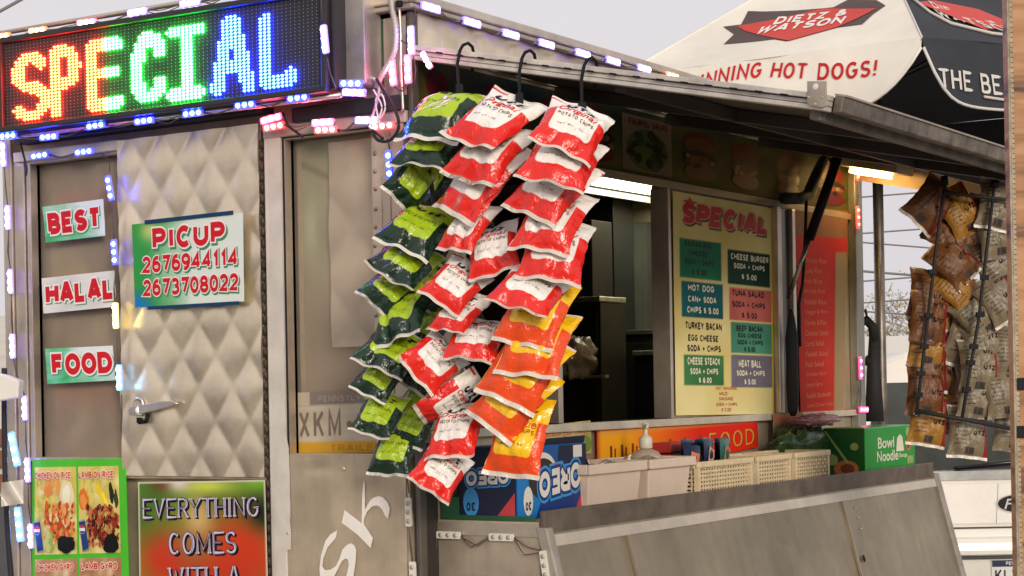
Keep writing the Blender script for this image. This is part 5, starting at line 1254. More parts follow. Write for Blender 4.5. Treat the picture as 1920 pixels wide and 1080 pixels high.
# woven baskets
WICK = mat('cream_wicker', (.72, .58, .36), .5, 0, .12, 30)
def basket(px0, px1, y0, dep, h, label):
    x0, x1 = sx(px0, 890, y0), sx(px1, 880, y0); t = thing('basket', label, 'basket', ((x0 + x1) / 2, y0 + dep / 2, zt0), 'cream woven baskets on the serving shelf')
    m = MB(); w = .0055
    def side(a, b):
        a, b = V(a), V(b); L = (b - a).length; d = (b - a).normalized(); nn = d.cross(V((0, 0, 1))); n = max(4, int(L / .0165)); rows = 8
        for i in range(n + 1):
            c = a + d * (L * i / n); m.obox(c + V((0, 0, h * .46)), d * .0025, nn * .0016, V((0, 0, h * .44)))
        for r in range(rows):
            z = zt0 + h * .06 + h * .80 * r / (rows - 1)
            for i in range(n):
                s = 1 if (i + r) % 2 else -1; c = a + d * (L * (i + .5) / n) + nn * (.0028 * s); m.obox(V((c.x, c.y, z)), d * (L / n * .56), nn * .0012, V((0, 0, .0031)))
    k = .006
    cs = [(x0 + k, y0 + k, zt0), (x1 - k, y0 + k, zt0), (x1 - k, y0 + dep - k, zt0), (x0 + k, y0 + dep - k, zt0)]
    for i in range(4): side(cs[i], cs[(i + 1) % 4])
    for (x, y, z) in cs: m.box((x - .007, y - .007, z), (x + .007, y + .007, z + h))
    m.build('weave', WICK, t)
    m = MB(); e = .005
    for (a0, b0, a1, b1) in ((x0 - e, y0 - e, x1 + e, y0 + .008), (x0 - e, y0 + dep - .008, x1 + e, y0 + dep + e), (x0 - e, y0 + .0085, x0 + .008, y0 + dep - .0085), (x1 - .008, y0 + .0085, x1 + e, y0 + dep - .0085)): m.box((a0, b0, zt0 + h - .014), (a1, b1, zt0 + h + .004))
    m.build('rim', WICK, t, .004)
    m = MB(); m.box((x0 + .018, y0 + .018, zt0 + .002), (x1 - .018, y0 + dep - .018, zt0 + h * .82)); m.build('liner', mat('basket_inside', (.06, .05, .04), .7, 0, .3, 20), t)
    return x0, x1
bx0, bx1 = basket(1309, 1411, -.265, .17, .100, 'cream woven basket filled with blue and green snack packs')
basket(1420, 1483, -.265, .17, .100, 'cream woven basket between the other two, half empty'); basket(1492, 1555, -.265, .17, .100, 'cream woven basket next to the green noodle carton')
PK = [mat('pack_%d' % i, lin(c), .25, 0, .1, 20) for i, c in enumerate(((14, 28, 62), (16, 70, 96), (22, 92, 74), (214, 180, 140), (210, 120, 90)))]
for i in range(9):
    u = (i + .5) / 9; x = bx0 + .02 + (bx1 - bx0 - .04) * u; m = MB(); zz = zt0 + .082; s = random.random() * 30; hgt = .062 + .018 * math.sin(u * 3.0) + random.uniform(-.004, .008); an = random.uniform(-.35, .35)
    def pf(sgn):
        return lambda a, b: (x + (a - .5) * .075 * math.cos(an) + sgn * .007 * math.sin(a * math.pi) * math.sin(b * math.pi), -.262 + .034 + .026 * (i % 3) + (a - .5) * .075 * math.sin(an) + sgn * -.008 * math.sin(a * math.pi) * math.sin(b * math.pi), zz + hgt * b + .004 * noise.noise(V((a * 4, b * 4, s))))
    m.grid(pf(1), 6, 6, (0, 0, 1, 0, 2, 1, 2, 0, 1)[i]); m.grid(pf(-1), 6, 6, (0, 0, 1, 0, 2, 1, 2, 0, 1)[i], flip=True)
    mpk = lambda u_, v_, o: V(pf(1)(u_, v_)) + V((0, -.0018 - o, 0)); poly(m, mpk, [(.2, .2), (.75, .15), (.8, .6), (.3, .75)], .001, 3 if i % 2 else 4)
    tag(m.build('snack_pack', PK), ['navy snack pack leaning at the near end of the first basket', 'navy snack pack with a pale patch behind the near one in the basket', 'teal snack pack low in the middle of the first basket', 'navy snack pack standing in the middle of the first basket', 'green snack pack rising highest in the first basket', 'teal snack pack tilted near the far end of the basket', 'green snack pack beside the tilted one near the far end', 'navy snack pack next to the basket wall at the far end', 'teal snack pack last in the row at the far basket wall'][i], 'snack pack', 'snack packs in the first basket')
# noodle carton
xn0, xn1 = sx(1622, 850, -.27), sx(1716, 840, -.27); hn = .165; yn1 = -.27 + .15
N_ = thing('noodle_carton', 'green Bowl Noodle soup carton at the far end of the shelf', 'carton', ((xn0 + xn1) / 2, -.19, zt0))
NG = [mat('noodle_%d' % i, lin(c), .3, 0, .1, 10) for i, c in enumerate(((24, 150, 42), (22, 84, 34), (228, 224, 200), (184, 112, 74), (30, 52, 24), (150, 170, 100), (120, 60, 40)))]
m = MB(); m.box((xn0, -.27, zt0), (xn1, yn1, zt0 + hn)); m.build('carton', NG[0], N_, .004)
qn = Quad((xn0, -.27, zt0 + hn), (xn1, -.27, zt0 + hn), (xn1, -.27, zt0), (xn0, -.27, zt0), NY); qn2 = Quad((xn0, yn1, zt0 + hn), (xn0, -.27, zt0 + hn), (xn0, -.27, zt0), (xn0, yn1, zt0), NX)
m = MB(); poly(m, qn.map, [(.01, .01), (.99, .01), (.99, .14), (.01, .10)], .0005, 4); put_font(m, qn.map, 'Bowl', .24, .55, .56, .78, .001, 2, .02); put_font(m, qn.map, 'Noodle', .22, .28, .64, .5, .001, 2, .02); put_font(m, qn.map, 'Soup', .66, .30, .82, .42, .001, 2, .02)
poly(m, qn.map, [(.60, .46), (.76, .46), (.73, .76), (.68, .82), (.62, .74)], .0011, 2)
ellipse(m, qn.map, .84, .86, .05, .10, .001, 5, 14); ellipse(m, qn.map, .85, .60, .055, .16, .001, 3, 16); ellipse(m, qn.map, .85, .60, .035, .10, .0014, 6, 14); poly(m, qn.map, [(.82, .18), (.95, .18), (.95, .34), (.82, .34)], .001, 5)
m.build('front_print', NG, N_)
m = MB(); poly(m, qn2.map, [(.01, .01), (.99, .01), (.99, .99), (.01, .99)], .0004, 1); ellipse(m, qn2.map, .55, .17, .3, .17, .001, 3, 18); ellipse(m, qn2.map, .58, .17, .17, .10, .0014, 6, 14); ellipse(m, qn2.map, .75, .62, .10, .08, .001, 5, 12); ellipse(m, qn2.map, .2, .35, .16, .12, .001, 5, 10)
poly(m, qn2.map, [(.02, .94), (.08, .94), (.62, .3), (.56, .28)], .0016, 5); m.build('side_print', NG, N_)
# bag of greens and a pink bag behind the baskets
def lump(name, label, cat, c, r, mt_, sd, f=3., am=.35):
    m = MB()
    def fn(u, v):
        th, ph_ = u * 2 * math.pi, (v - .5) * math.pi; d = V((math.cos(th) * math.cos(ph_), math.sin(th) * math.cos(ph_), math.sin(ph_)))
        k = 1 + am * noise.noise(d * f + V((sd, 0, 0))); p = V((c[0] + d.x * r[0] * k, c[1] + d.y * r[1] * k, c[2] + d.z * r[2] * k)); p.z = max(p.z, zt0); return p
    m.grid(fn, 28, 16); return tag(m.build(name, mt_), label, cat)
g0 = onY(1505, 810, -.10); lump('greens_bag', 'clear bag of dark leafy greens behind the woven baskets', 'produce bag', (g0.x, -.10, zt0 + .115), (.20, .055, .055), mat('leafy_green', (.035, .10, .025), .3, 0, .6, 40, .8, 60), 3, 5, .4)
g0 = onY(1540, 790, -.12); lump('pink_bag', 'crumpled pink plastic bag lying on the leafy greens', 'plastic bag', (g0.x, -.10, g0.z + .004), (.16, .045, .020), mat('pink_film', (.50, .20, .20), .25, 0, .2, 20, alpha=.8), 9, 5, .5)
m = MB(); m.box((xs0 + .5, -.07, zt0), (xs0 + 1.9, -.03, zt0 + .03)); tag(m.build('cutting_board', mat('board', (.3, .24, .18), .6, 0, .2), None, .004), 'thin board lying along the wall at the back of the shelf', 'board')
# lamp under the far end of the awning
tl = .13
lamp2 = thing('awning_lamp', 'glowing amber lamp under the far end of the awning', 'lamp', tuple(A(xE - .12, tl)))
m = MB(); m.prism([A(xE - .22, tl - .11, -.001), A(xE - .06, tl - .11, -.001), A(xE - .06, tl + .11, -.001), A(xE - .22, tl + .11, -.001)], NA * .03); m.build('fixture', STEELD, lamp2, .003)
m = MB(); m.prism([A(xE - .20, tl - .06, -.032), A(xE - .11, tl - .06, -.032), A(xE - .11, tl + .06, -.032), A(xE - .20, tl + .06, -.032)], NA * .02); m.build('bulb_cover', emis('amber_light', (18, 11, 3.4)), lamp2, .003)
# ================================================================== UMBRELLA
DU = 7.2
apex = atD(1637, -132, DU); RU = 1.165
uc = V((apex.x, apex.y, 0)); zt_ = apex.z - .65
tocam = V((CAM.x - uc.x, CAM.y - uc.y, 0)).normalized(); uright = V((-tocam.y, tocam.x, 0))
def tip(k):
    a = R(-52.5 + 60 * k); d = uright * math.sin(a) + tocam * math.cos(a); return V((uc.x, uc.y, zt_)) + d * RU
um = thing('umbrella', 'large hot dog cart umbrella of white and black panels behind the awning', 'umbrella', (uc.x, uc.y, 0))
UW = mat('canvas_white', (.82, .77, .67), .8, 0, .10, 3, .3, 9); UB = mat('canvas_black', (.030, .033, .042), .75, 0, .3, 3, .3, 18)
PIP = mat('piping', (.66, .64, .60), .7, 0, .1)
def panel_fn(k):
    a, b = tip(k), tip(k + 1); nrm = (b - a).cross(apex - a).normalized()
    if nrm.z < 0: nrm = -nrm
    out = V((nrm.x, nrm.y, 0)).normalized()
    def f(u, v, off=0.):       # v: 1 apex, 0 fold, negative = metres of drop along the valance
        if v >= 0:
            p = a.lerp(b, u).lerp(apex, v); w_ = math.sin(u * math.pi) * math.sin(min(1, v * 1.0) * math.pi)
            p = p - nrm * .03 * w_ + nrm * (.012 * noise.noise(V((u * 3 + k * 7, v * 4, 1.))) * math.sin(u * math.pi)); return p + nrm * off
        p = a.lerp(b, u); s = math.sin(u * math.pi) ** .5
        d = -v; fold = .020 * noise.noise(V((u * 5 + k * 11, d * 5, 2.))) + .014 * math.sin(u * 13 + k) * min(1, d / .15)
        p = p + V((0, 0, -d)) + out * (fold * s + .05 * math.sin(min(1, d / .2) * 1.5) * .6); return p + out * off
    return f
def vdrop(u, k=0): return .035 + .195 * (1 - abs(2 * u - 1) ** (5.5 if k == 0 else 11))
for k in range(6):
    f = panel_fn(k); col = UW if k == 0 else UB; m = MB()
    m.grid(lambda u, v: f(u, v), 20, 16, 0); 
    m.grid(lambda u, v: f(u, -vdrop(u, k) * (1 - v) - 1e-6), 36, 10, 0)
    po = m.build('canopy_panel', col, um)
    if k == 0: po['label'] = 'white panel with red lettering'
    m = MB(); pts = [f(i / 40, -vdrop(i / 40, k)) for i in range(41)]; m.tube(pts, .0055, 6); m.tube([f(0, i / 12) for i in range(13)], .004, 5); m.build('piping', PIP if k else UW, po)
    if k == 0:
        pa, pb_, pn = tip(0), tip(1), None
        def uvp(px, py):
            n_ = (pb_ - pa).cross(apex - pa).normalized(); p = onP(px, py, pa, n_)
            # solve p = a + (b-a)*al + (apex-a)*be
            e1, e2, d = pb_ - pa, apex - pa, p - pa; a11, a12, a22 = e1.dot(e1), e1.dot(e2), e2.dot(e2); b1, b2 = d.dot(e1), d.dot(e2); det = a11 * a22 - a12 * a12
            al, be = (b1 * a22 - b2 * a12) / det, (a11 * b2 - a12 * b1) / det; return al / max(1e-6, 1 - be), be
        def lp(mb, pts, off, mi):
            # subdivided fan so the print follows the cloth
            cx = sum(p[0] for p in pts) / len(pts); cy = sum(p[1] for p in pts) / len(pts); rings = 4; n = len(pts) * 6; ed = []
            for i in range(len(pts)):
                for t in range(6): a_, b_ = pts[i], pts[(i + 1) % len(pts)]; ed.append((a_[0] + (b_[0] - a_[0]) * t / 6, a_[1] + (b_[1] - a_[1]) * t / 6))
            vs = []
            for r_ in range(1, rings + 1):
                for (x, y) in ed: u, v = uvp(cx + (x - cx) * r_ / rings, cy + (y - cy) * r_ / rings); vs.append(f(u, v, off))
            u, v = uvp(cx, cy); vs.append(f(u, v, off)); c0 = len(vs) - 1
            fs = [[c0, i, (i + 1) % n] for i in range(n)] + [[r_ * n + i, r_ * n + (i + 1) % n, (r_ + 1) * n + (i + 1) % n, (r_ + 1) * n + i] for r_ in range(rings - 1) for i in range(n)]
            mb.add(vs, fs, mi)
        zq = lambda x, y: (1180 + x / 2.595, y / 2.595)
        m = MB(); UM = [ink('logobrown', (84, 66, 62)), ink('logored', (206, 66, 56)), ink('logowhite', (238, 232, 222)), ink('dogred', (196, 40, 40)), ink('stain', (150, 140, 126))]
        lp(m, [zq(*p) for p in ((575, 45), (1000, 12), (1060, -25), (1200, -10), (1245, 20), (1185, 55), (1130, 105), (1000, 118), (760, 185), (700, 172), (455, 200), (505, 150), (455, 122), (540, 105))], .0025, 0)
        lp(m, [zq(*p) for p in ((520, 115), (700, 78), (940, 20), (1200, 32), (1010, 118), (770, 185), (560, 135))], .0045, 1)
        def pm(quad):
            (x0, y0), (x1, y1), (x2, y2), (x3, y3) = quad     # BL BR TR TL in pixels
            def g_(u, v, o):
                px = (x0 + (x1 - x0) * u) * (1 - v) + (x3 + (x2 - x3) * u) * v; py = (y0 + (y1 - y0) * u) * (1 - v) + (y3 + (y2 - y3) * u) * v
                a_, b_ = uvp(px, py); return f(a_, b_, o)
            return g_
        put_text(m, pm([zq(*p) for p in ((692, 105), (1050, 58), (1062, 28), (715, 68))]), 'DIETZ &', 0, 0, 1, 1, .0065, 2, .24, .12, .14)
        put_text(m, pm([zq(*p) for p in ((600, 150), (1030, 100), (1052, 60), (640, 112))]), 'WATSON', 0, 0, 1, 1, .0065, 2, .24, .12, .14)
        # valance lettering
        def vm(u, v, o):
            base = .118 - .046 * math.exp(-((u - .45) / .20) ** 2); return f(u, -(base - v * .062), .004 + o)
        put_text(m, vm, 'D WINNING HOT DOGS!', .17, 0, .87, 1, 0, 3, .22, .12, .2, thin=.14, serif=.12)
        m.build('lettering', UM, po)
    if k == 1:
        m = MB(); UM2 = [ink('valwhite', (210, 204, 196)), ink('logored', (206, 66, 56))]
        put_text(m, lambda u, v, o: f(u, -(.175 - .075 * v + .03 * u), .006 + o), 'THE BEST', .035, 0, .36, 1, 0, 0, .22, 0, .2, thin=.13, serif=.12)
        m.tube([f(.20 + .03 * i, -(.190 + .010 * math.sin(i * .25)), .006) for i in range(14)], .005, 5)
        pg = [f(.10 + .30 * t_, .33 - .10 * t_, .004) for t_ in (0, .25, .5, .75, 1)]
        poly(m, f, [(.06, .30), (.20, .36), (.45, .34), (.52, .18), (.30, .12)], .004, 1)
        put_text(m, lambda u, v, o: f(u, v - .35 * (u - .12), o), 'DIETZ &', .14, .28, .40, .34, .008, 0, .22); put_text(m, lambda u, v, o: f(u, v - .35 * (u - .12), o), 'WATSON', .13, .20, .45, .27, .008, 0, .22)
        m.tube([f(u, v, .006) for u, v in ((.02, .36), (.10, .22), (.16, .14), (.3, .08), (.5, .06), (.7, .1))], .006, 5)
        m.build('lettering', UM2, po)
m = MB(); m.tube([(uc.x, uc.y, 0), (uc.x, uc.y, apex.z + .02)], .021, 12); m.build('pole', mat('galvanised_pole', (.36, .31, .26), .35, .8, .4, 8), um)
m = MB()
for k in range(6): m.tube([apex - V((0, 0, .03)), tip(k) - V((0, 0, .012))], .006, 6); m.tube([V((uc.x, uc.y, zt_ + .02)), (apex * .45 + tip(k) * .55) - V((0, 0, .015))], .005, 6)
m.build('rib', mat('rib_black', (.03, .03, .03), .5, .5, 0), um)
m = MB(); m.lathe((uc.x, uc.y, .051), [(.28, 0), (.28, .05), (.05, .10), (.03, .22)], 20); m.build('base', BLACK, um)
m = MB(); m.lathe(apex + V((0, 0, .0)), [(.05, 0), (.04, .03), (.015, .05), (.004, .09)], 10); m.build('finial', BLACK, um)
# black strap bundle tied on the pole
m = MB(); pq = lambda x, y: atD(x, y, DU - .06)
m.tube([pq(1607, 660), pq(1606, 630), pq(1612, 608), pq(1624, 600), pq(1636, 612), pq(1640, 640)], .020, 8); m.tube([pq(1612, 610), pq(1616, 585), pq(1622, 580), pq(1628, 605)], .005, 6)
m.tube([pq(1636, 612), pq(1638, 700), pq(1640, 790)], [.012, .03, .04], 8); m.tube([pq(1622, 675), pq(1642, 682)], .02, 8)
tag(m.build('strap_bundle', BLKRUB), 'black straps and cloth tied round the umbrella pole', 'straps')
# ================================================================== WOODEN POST AT THE RIGHT EDGE
DP = 2.7
pl, pr_ = atD(1909, 731, DP), atD(1990, 731, DP)
pd = thing('wooden_post', 'brown grained wooden post standing close at the right edge', 'post', (pl.x, pl.y, 0))
WOOD = bpy.data.materials.new('pine_grain'); WOOD.use_nodes = True; n = WOOD.node_tree; b = n.nodes['Principled BSDF']
tc = n.nodes.new('ShaderNodeTexCoord'); mp_ = n.nodes.new('ShaderNodeMapping'); mp_.inputs['Scale'].default_value = (3, 3, 20); n.links.new(tc.outputs['Object'], mp_.inputs[0])
no = n.nodes.new('ShaderNodeTexNoise'); no.inputs['Scale'].default_value = 1.2; no.inputs['Detail'].default_value = 6; no.inputs['Distortion'].default_value = 1.5; n.links.new(mp_.outputs[0], no.inputs['Vector'])
cr = n.nodes.new('ShaderNodeValToRGB'); e = cr.color_ramp; e.elements[0].position = .30; e.elements[0].color = (.045, .014, .006, 1); e.elements[1].position = .62; e.elements[1].color = (.46, .24, .10, 1); x = e.elements.new(.44); x.color = (.34, .155, .055, 1)
n.links.new(no.outputs[0], cr.inputs[0]); n.links.new(cr.outputs[0], b.inputs['Base Color']); b.inputs['Roughness'].default_value = .6
m = MB(); rr = V((RGT.x, RGT.y, 0)).normalized(); ff_ = V((FWD.x, FWD.y, 0)).normalized(); P0 = V((pl.x, pl.y, 0))
m.prism([P0, P0 + rr * .10, P0 + rr * .10 + ff_ * .05, P0 + ff_ * .05], (0, 0, 3.2)); m.build('board', WOOD, pd, .002)
m = MB()
zz = 1.0
while zz < 2.6: m.prism([P0 + rr * -.0035 + V((0, 0, zz)) - ff_ * .001, P0 + rr * .0015 + V((0, 0, zz)) - ff_ * .001, P0 + rr * .0015 + V((0, 0, zz + .0058)) - ff_ * .001, P0 + rr * -.0035 + V((0, 0, zz + .0058)) - ff_ * .001], ff_ * .002); zz += .0075
m.prism([P0 + rr * -.006 + V((0, 0, 1.0)), P0 + rr * -.0005 + V((0, 0, 1.0)), P0 + rr * -.0005 + V((0, 0, 2.6)), P0 + rr * -.006 + V((0, 0, 2.6))], ff_ * .004)
m.build('edge_tape', mat('stitched_tape', (.44, .36, .25), .8, 0, .3, 60), pd)
m = MB()
for y in (720, 810): c = atD(1908, y, DP - .004); m.prism([c - V((0, 0, .009)), c + rr * .03 - V((0, 0, .009)), c + rr * .03 + V((0, 0, .009)), c + V((0, 0, .009))], ff_ * .003)
m.build('black_mark', BLACK, pd)
# ================================================================== WHITE SUV BEHIND
DS = 9.2
sc0 = atD(1905, 731, DS); base = V((sc0.x, sc0.y, 0))
suv = thing('parked_suv', 'white SUV parked behind the stand, seen from the rear', 'SUV', tuple(base))
def L3(x, z, y=0.): return base + rr * x + ff_ * y + V((0, 0, z))
def zs(py, px=1830): return atD(px, py, DS).z
CARW = mat('car_white', (.84, .80, .73), .25, 0, .06, 2); CARB = mat('car_black', (.015, .015, .016), .3, 0, .1); CGL = mat('car_glass', (.055, .06, .055), .12, 0, .35, 1.5)
zg, zgap, zbt = zs(893), zs(989), zs(1043)
def loft(mb, prof, y0, y1, sh, mi=0):       # prof: half outline in x,z ; mirrored
    pts = prof + [(-x, z) for x, z in prof[::-1]]; a = [L3(x, z, y0) for x, z in pts]; b_ = [L3(x * sh, z, y1) for x, z in pts]; n_ = len(pts)
    mb.add(a + b_, [list(range(n_)), list(range(2 * n_ - 1, n_ - 1, -1))] + [[(i + 1) % n_, i, i + n_, (i + 1) % n_ + n_] for i in range(n_)], mi)
m = MB(); loft(m, [(0, .32), (.86, .32), (.95, .42), (.97, .75), (.95, 1.02), (.90, zg + .0), (0, zg + .0)], .0, 4.3, .97); m.build('body', CARW, suv, .03)
m = MB(); loft(m, [(0, zg + .001), (.89, zg + .001), (.80, 1.55), (.72, 1.70), (.55, 1.755), (0, 1.77)], .06, 3.0, .97); cb_ = m.build('cabin', CARW, suv, .03)
m = MB(); m.prism([L3(-.78, zg + .03, .052), L3(.78, zg + .03, .052), L3(.68, 1.60, .052), L3(-.68, 1.60, .052)], ff_ * .02); m.build('rear_window', CGL, suv)
m = MB(); m.prism([L3(-.86, zg - .018, -.012), L3(.86, zg - .018, -.012), L3(.84, zg + .028, -.004), L3(-.84, zg + .028, -.004)], ff_ * .06); m.tube([L3(-.30, zg + .04, .03), L3(-.05, zg + .065, .02), L3(.4, zg + .085, .02)], .012, 6); m.build('wiper', CARB, suv)
m = MB(); m.prism([L3(-.82, zgap + .008, -.006), L3(.82, zgap + .008, -.006), L3(.80, zg - .03, -.006), L3(-.80, zg - .03, -.006)], ff_ * .03); tg = m.build('tailgate', CARW, suv, .02)
m = MB(); m.prism([L3(-.115, zgap + .02, -.0075), L3(-.1135, zgap + .02, -.0075), L3(-.1005, zg - .04, -.0075), L3(-.102, zg - .04, -.0075)], ff_ * .003); m.build('panel_seam', BLKRUB, tg)
m = MB(); m.prism([L3(-.9, zgap - .006, -.005), L3(.9, zgap - .006, -.005), L3(.9, zgap + .003, -.005), L3(-.9, zgap + .003, -.005)], ff_ * .02); m.build('shut_line', CARB, suv)
m = MB(); m.prism([L3(-.96, zbt + .005, -.07), L3(.96, zbt + .005, -.07), L3(.94, zbt + .10, -.05), L3(-.94, zbt + .10, -.05)], ff_ * .12); m.build('bumper', CARW, suv, .03)
m = MB(); m.prism([L3(-.95, zbt - .008, -.04), L3(.95, zbt - .008, -.04), L3(.95, zbt + .002, -.04), L3(-.95, zbt + .002, -.04)], ff_ * .1); m.build('bumper_gap', CARB, suv)
m = MB(); m.prism([L3(-.93, .36, -.03), L3(.93, .36, -.03), L3(.95, zbt - .01, -.03), L3(-.95, zbt - .01, -.03)], ff_ * .05); m.build('lower_bumper', mat('car_white_lower', (.66, .62, .56), .35, 0, .1), suv, .02)
# badge
bq = Quad(L3(-.115, zs(945) + .05, -.008), L3(.115, zs(945) + .05, -.008), L3(.115, zs(945) - .05, -.008), L3(-.115, zs(945) - .05, -.008), -ff_)
m = MB(); ellipse(m, bq.map, .5, .5, .5, .5, .002, 1, 28); ellipse(m, bq.map, .5, .5, .46, .44, .004, 0, 28); put_font(m, bq.map, 'Ford', .18, .22, .84, .74, .006, 1, .012, .3)
m.build('badge', [ink('badgeblk', (26, 28, 34)), ink('badgesilver', (206, 200, 190))], suv)
pq_ = Quad(L3(-.15, zs(1049), -.032), L3(.155, zs(1049), -.032), L3(.155, zs(1049) - .155, -.032), L3(-.15, zs(1049) - .155, -.032), -ff_)
m = MB(); pq_.prism(m, .004, .004, 2); poly(m, pq_.map, [(.01, .77), (.99, .77), (.99, .985), (.01, .985)], .0046, 0); put_text(m, pq_.map, 'PENNSYLVANIA', .24, .82, .80, .94, .006, 2, .2); put_text(m, pq_.map, 'KLY', .06, .25, .44, .70, .006, 1, .15, gap=.25, asp=.7); put_text(m, pq_.map, '3074', .56, .25, .95, .70, .006, 1, .15, gap=.25, asp=.7)
m.build('licence_plate', [ink('platenavy', (44, 50, 76)), BLK, ink('platewhite', (214, 212, 206))], suv)
for s in (-1, 1):
    m = MB(); m.prism([L3(s * .84, zgap + .03, -.012), L3(s * .955, zgap + .03, -.006), L3(s * .93, zg - .03, -.006), L3(s * .85, zg - .03, -.012)], ff_ * .05); m.build('tail_light', mat('tail_red', (.4, .02, .02), .2, 0, .05), suv)
    for y in (.75, 3.4):
        m = MB(); c = L3(s * .86, .34, y); m.tube([c - rr * .11, c + rr * .11], .34, 22); wo = m.build('wheel', BLKRUB, suv); m = MB(); m.tube([c + rr * s * .105, c + rr * s * .118], .2, 16); m.build('rim', ALU, wo)
# ================================================================== BACKGROUND
def far_box(px0, px1, yt, d, dep, name, label, cat, mt_, yb=None):
    a, b_ = atD(px0, yt, d), atD(px1, yt, d); r_ = V((RGT.x, RGT.y, 0)); f_ = ff_; a0, b0 = V((a.x, a.y, 0)), V((b_.x, b_.y, 0)); m = MB()
    m.prism([a0, b0, b0 + f_ * dep, a0 + f_ * dep], (0, 0, a.z)); o = m.build(name, mt_, None); return tag(o, label, cat)
wb = thing('white_warehouse', 'low white flat roofed warehouse far behind the umbrella pole', 'building', tuple(atD(1680, 731, 60)))
a, b_ = atD(1560, 632, 60), atD(2200, 632, 60); zr_ = a.z; zm_ = atD(1680, 668, 60).z
a0, b0 = V((a.x, a.y, 0)), V((b_.x, b_.y, 0)); m = MB(); m.prism([a0 + V((0, 0, zm_)), b0 + V((0, 0, zm_)), b0 + ff_ * 14 + V((0, 0, zm_)), a0 + ff_ * 14 + V((0, 0, zm_))], (0, 0, zr_ - zm_)); m.build('fascia', mat('white_cladding', (.72, .70, .66), .6, 0, .1, .2), wb)
m = MB(); m.prism([a0 + ff_ * .2, b0 + ff_ * .2, b0 + ff_ * 13.8, a0 + ff_ * 13.8], (0, 0, zm_ - .02)); m.build('wall', mat('brown_brick', (.075, .05, .04), .8, 0, .5, .8), wb)
m = MB()
for i in range(9): p = atD(1648 + 9 * i, 690 + random.uniform(-14, 40), 59.8); m.obox(p, RGT * .07, UP * .05, ff_ * .02)
m.build('painted_glint', mat('pale_glint', (.7, .7, .66), .3, 0, 0), wb)  # small pale boxes standing in for glints on the wall
p = atD(1657, 728, 20); m = MB(); m.obox(p, RGT * .11, UP * .09, ff_ * .02, 0); m.tube([atD(1665, 770, 19.9), atD(1682, 735, 19.9), atD(1690, 725, 19.9)], .03, 6, 1); m.tube([V((p.x, p.y, 0)), p], .03, 6, 1)
tag(m.build('street_sign', [ink('signteal', (70, 130, 150)), ink('signpale', (210, 208, 200))]), 'small teal street sign beyond the rack', 'street sign')
# bare trees, each with trunk, limbs and twig clumps
BARK = mat('grey_bark', (.40, .36, .30), .9, 0, .3, 3); LEAFM = mat('dry_leaf', (.55, .50, .38), .8, 0, .4, 2)
def tree(px, d, h, label, seed, leafy=.5):
    rs = random.Random(seed); b0 = atD(px, 731, d); b0 = V((b0.x, b0.y, 0)); t = thing('bare_tree', label, 'tree', tuple(b0), 'bare pale trees behind the warehouse')
    tr = MB(); lf = MB()
    def branch(p, dr, L, r, dep):
        q = p; pts = [p]; 
        for i in range(4):
            dr = (dr + V((rs.uniform(-.2, .2), rs.uniform(-.2, .2), rs.uniform(-.02, .16)))).normalized(); q = q + dr * L / 4; pts.append(q)
        tr.tube(pts, [r * (1 - .16 * i) for i in range(5)], 5, cap=False)
        if dep == 0:
            for i in range(10):
                c = q + V((rs.gauss(0, .5), rs.gauss(0, .5), rs.gauss(0, .5))); s = rs.uniform(.05, .13) * leafy * 2
                e1 = V((rs.uniform(-1, 1), rs.uniform(-1, 1), rs.uniform(-1, 1))).normalized(); e2 = e1.orthogonal().normalized(); lf.add([c - e1 * s, c + e2 * s * .6, c + e1 * s, c - e2 * s * .6], [[0, 1, 2, 3]])
            return
        for k in range(3 if dep > 1 else 4):
            a = rs.uniform(0, 6.28); nd = (dr * rs.uniform(.5, 1.1) + V((math.cos(a), math.sin(a), .25)) * .75).normalized(); branch(pts[rs.choice((2, 3, 4))], nd, L * rs.uniform(.55, .8), r * .55, dep - 1)
    branch(b0, V((0, 0, 1)), h * .42, h * .022, 4)
    tr.build('trunk', BARK, t); lf.build('crown', LEAFM, t)
tree(1652, 80, 5.0, 'slim bare tree nearest the umbrella pole', 3, .6); tree(1685, 86, 4.0, 'shorter bare tree with pale twigs beside the slim one', 8, .7); tree(1730, 82, 4.6, 'bare tree seen through the chip bag rack', 11, .6); tree(1800, 88, 4.9, 'wide bare tree behind the middle of the rack', 15, .6); tree(1880, 84, 4.4, 'bare tree behind the outer rod of the rack', 19, .6)
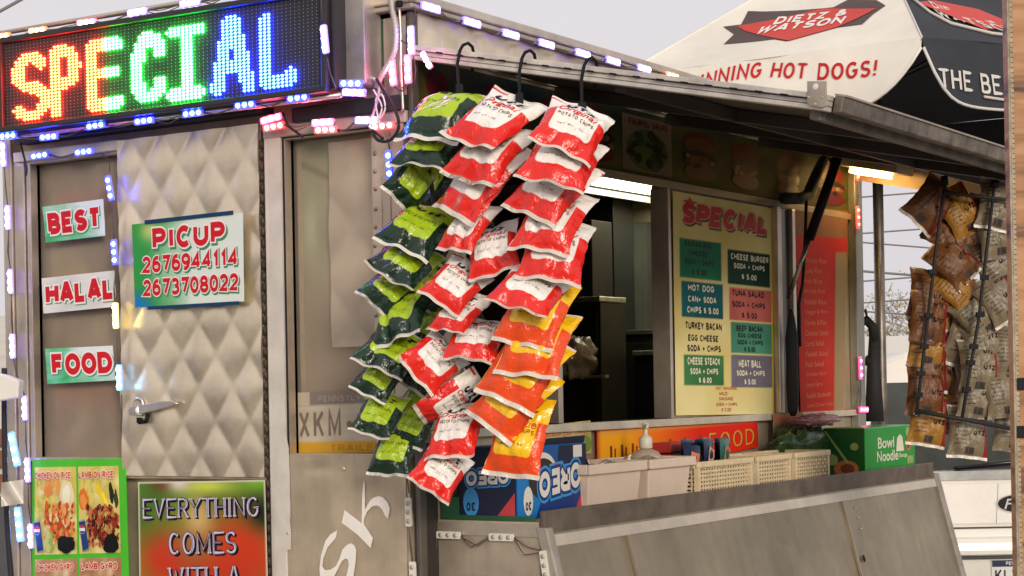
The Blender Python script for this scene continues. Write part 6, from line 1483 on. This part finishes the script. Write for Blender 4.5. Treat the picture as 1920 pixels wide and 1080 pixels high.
# overhead wires
def wire(p0, p1, d0, d1, label, r=.022, sag=.25):
    a, b_ = atD(*p0, d0), atD(*p1, d1); m = MB(); m.tube([a.lerp(b_, i / 14) - V((0, 0, sag * 4 * (i / 14) * (1 - i / 14))) for i in range(15)], r, 5); return tag(m.build('overhead_wire', mat('wire_grey', (.20, .19, .18), .6, 0, 0)), label, 'power line', 'overhead power lines')
for i, (y0, y1, lb) in enumerate(((372, 358, 'topmost thin power line across the pale sky by the rack'), (440, 428, 'second power line from the top beside the rack'), (448, 458, 'power line sloping down just under the second one'), (502, 511, 'dark power line about halfway down the gap beside the rack'), (530, 515, 'power line rising towards the rack below the dark one'), (570, 560, 'power line low over the bare trees'), (578, 580, 'lowest power line just above the bare trees'))):
    wire((1560, y0 + 2), (2150, y1 - 30 if y1 < y0 else y1 + 40), 42, 46, lb, .020 if i != 3 else .03, .0)
wire((-60, 55), (60, -12), 12, 12, 'black wire crossing the sky above the left end of the sign', .012, 0)
# things at the far left edge
m = MB(); q = [atD(-4, 700, 4.85), atD(18, 706, 4.85), atD(36, 714, 4.85), atD(34, 746, 4.85), atD(-4, 752, 4.85)]; m.prism(q, FWD * .05); tag(m.build('utility_box', mat('box_white', (.7, .66, .6), .5, 0, .1), None, .004), 'white fixture box by the black cable at the left edge', 'box')
m = MB(); m.grid(lambda u, v: atD(2 + 42 * u, 950 - 45 * v - 6 * u, 4.80 + .02 * math.sin(u * 5 + v * 3)), 10, 8); tag(m.build('clear_tape', mat('cloudy_tape', (.62, .56, .48), .25, 0, .15, 20)), 'cloudy tape wrapped across the lower left corner post', 'tape')
lh = thing('pale_house', 'pale distant house behind the left edge of the truck', 'house', tuple(atD(-60, 731, 30)))
a, b_ = atD(-400, 600, 30), atD(44, 600, 30); a0, b0 = V((a.x, a.y, 0)), V((b_.x, b_.y, 0)); m = MB(); m.prism([a0, b0, b0 + ff_ * 8, a0 + ff_ * 8], (0, 0, a.z)); m.build('wall', mat('pale_siding', (.60, .57, .53), .7, 0, .12, 1, stretch=(1, 1, 14)), lh)
m = MB()
for y in (820, 860, 905): c = atD(6, y, 29.9); m.obox(c, RGT * .25, UP * .14, ff_ * .03)
m.build('shutter', mat('dark_red_panel', (.22, .08, .05), .6, 0, .2), lh)
# far ground cover so the horizon is not bare
for i, (px0, px1, yt, d, c, lb) in enumerate(((-900, -420, 640, 50, (.30, .26, .22), 'tan row house far off to the left, beyond the pale house'), (2250, 2900, 600, 55, (.26, .16, .12), 'brick row house far off beyond the wooden post'))):
    far_box(px0, px1, yt, d, 10, 'row_house', lb, 'house', mat('house_%d' % i, c, .8, 0, .3, 1))
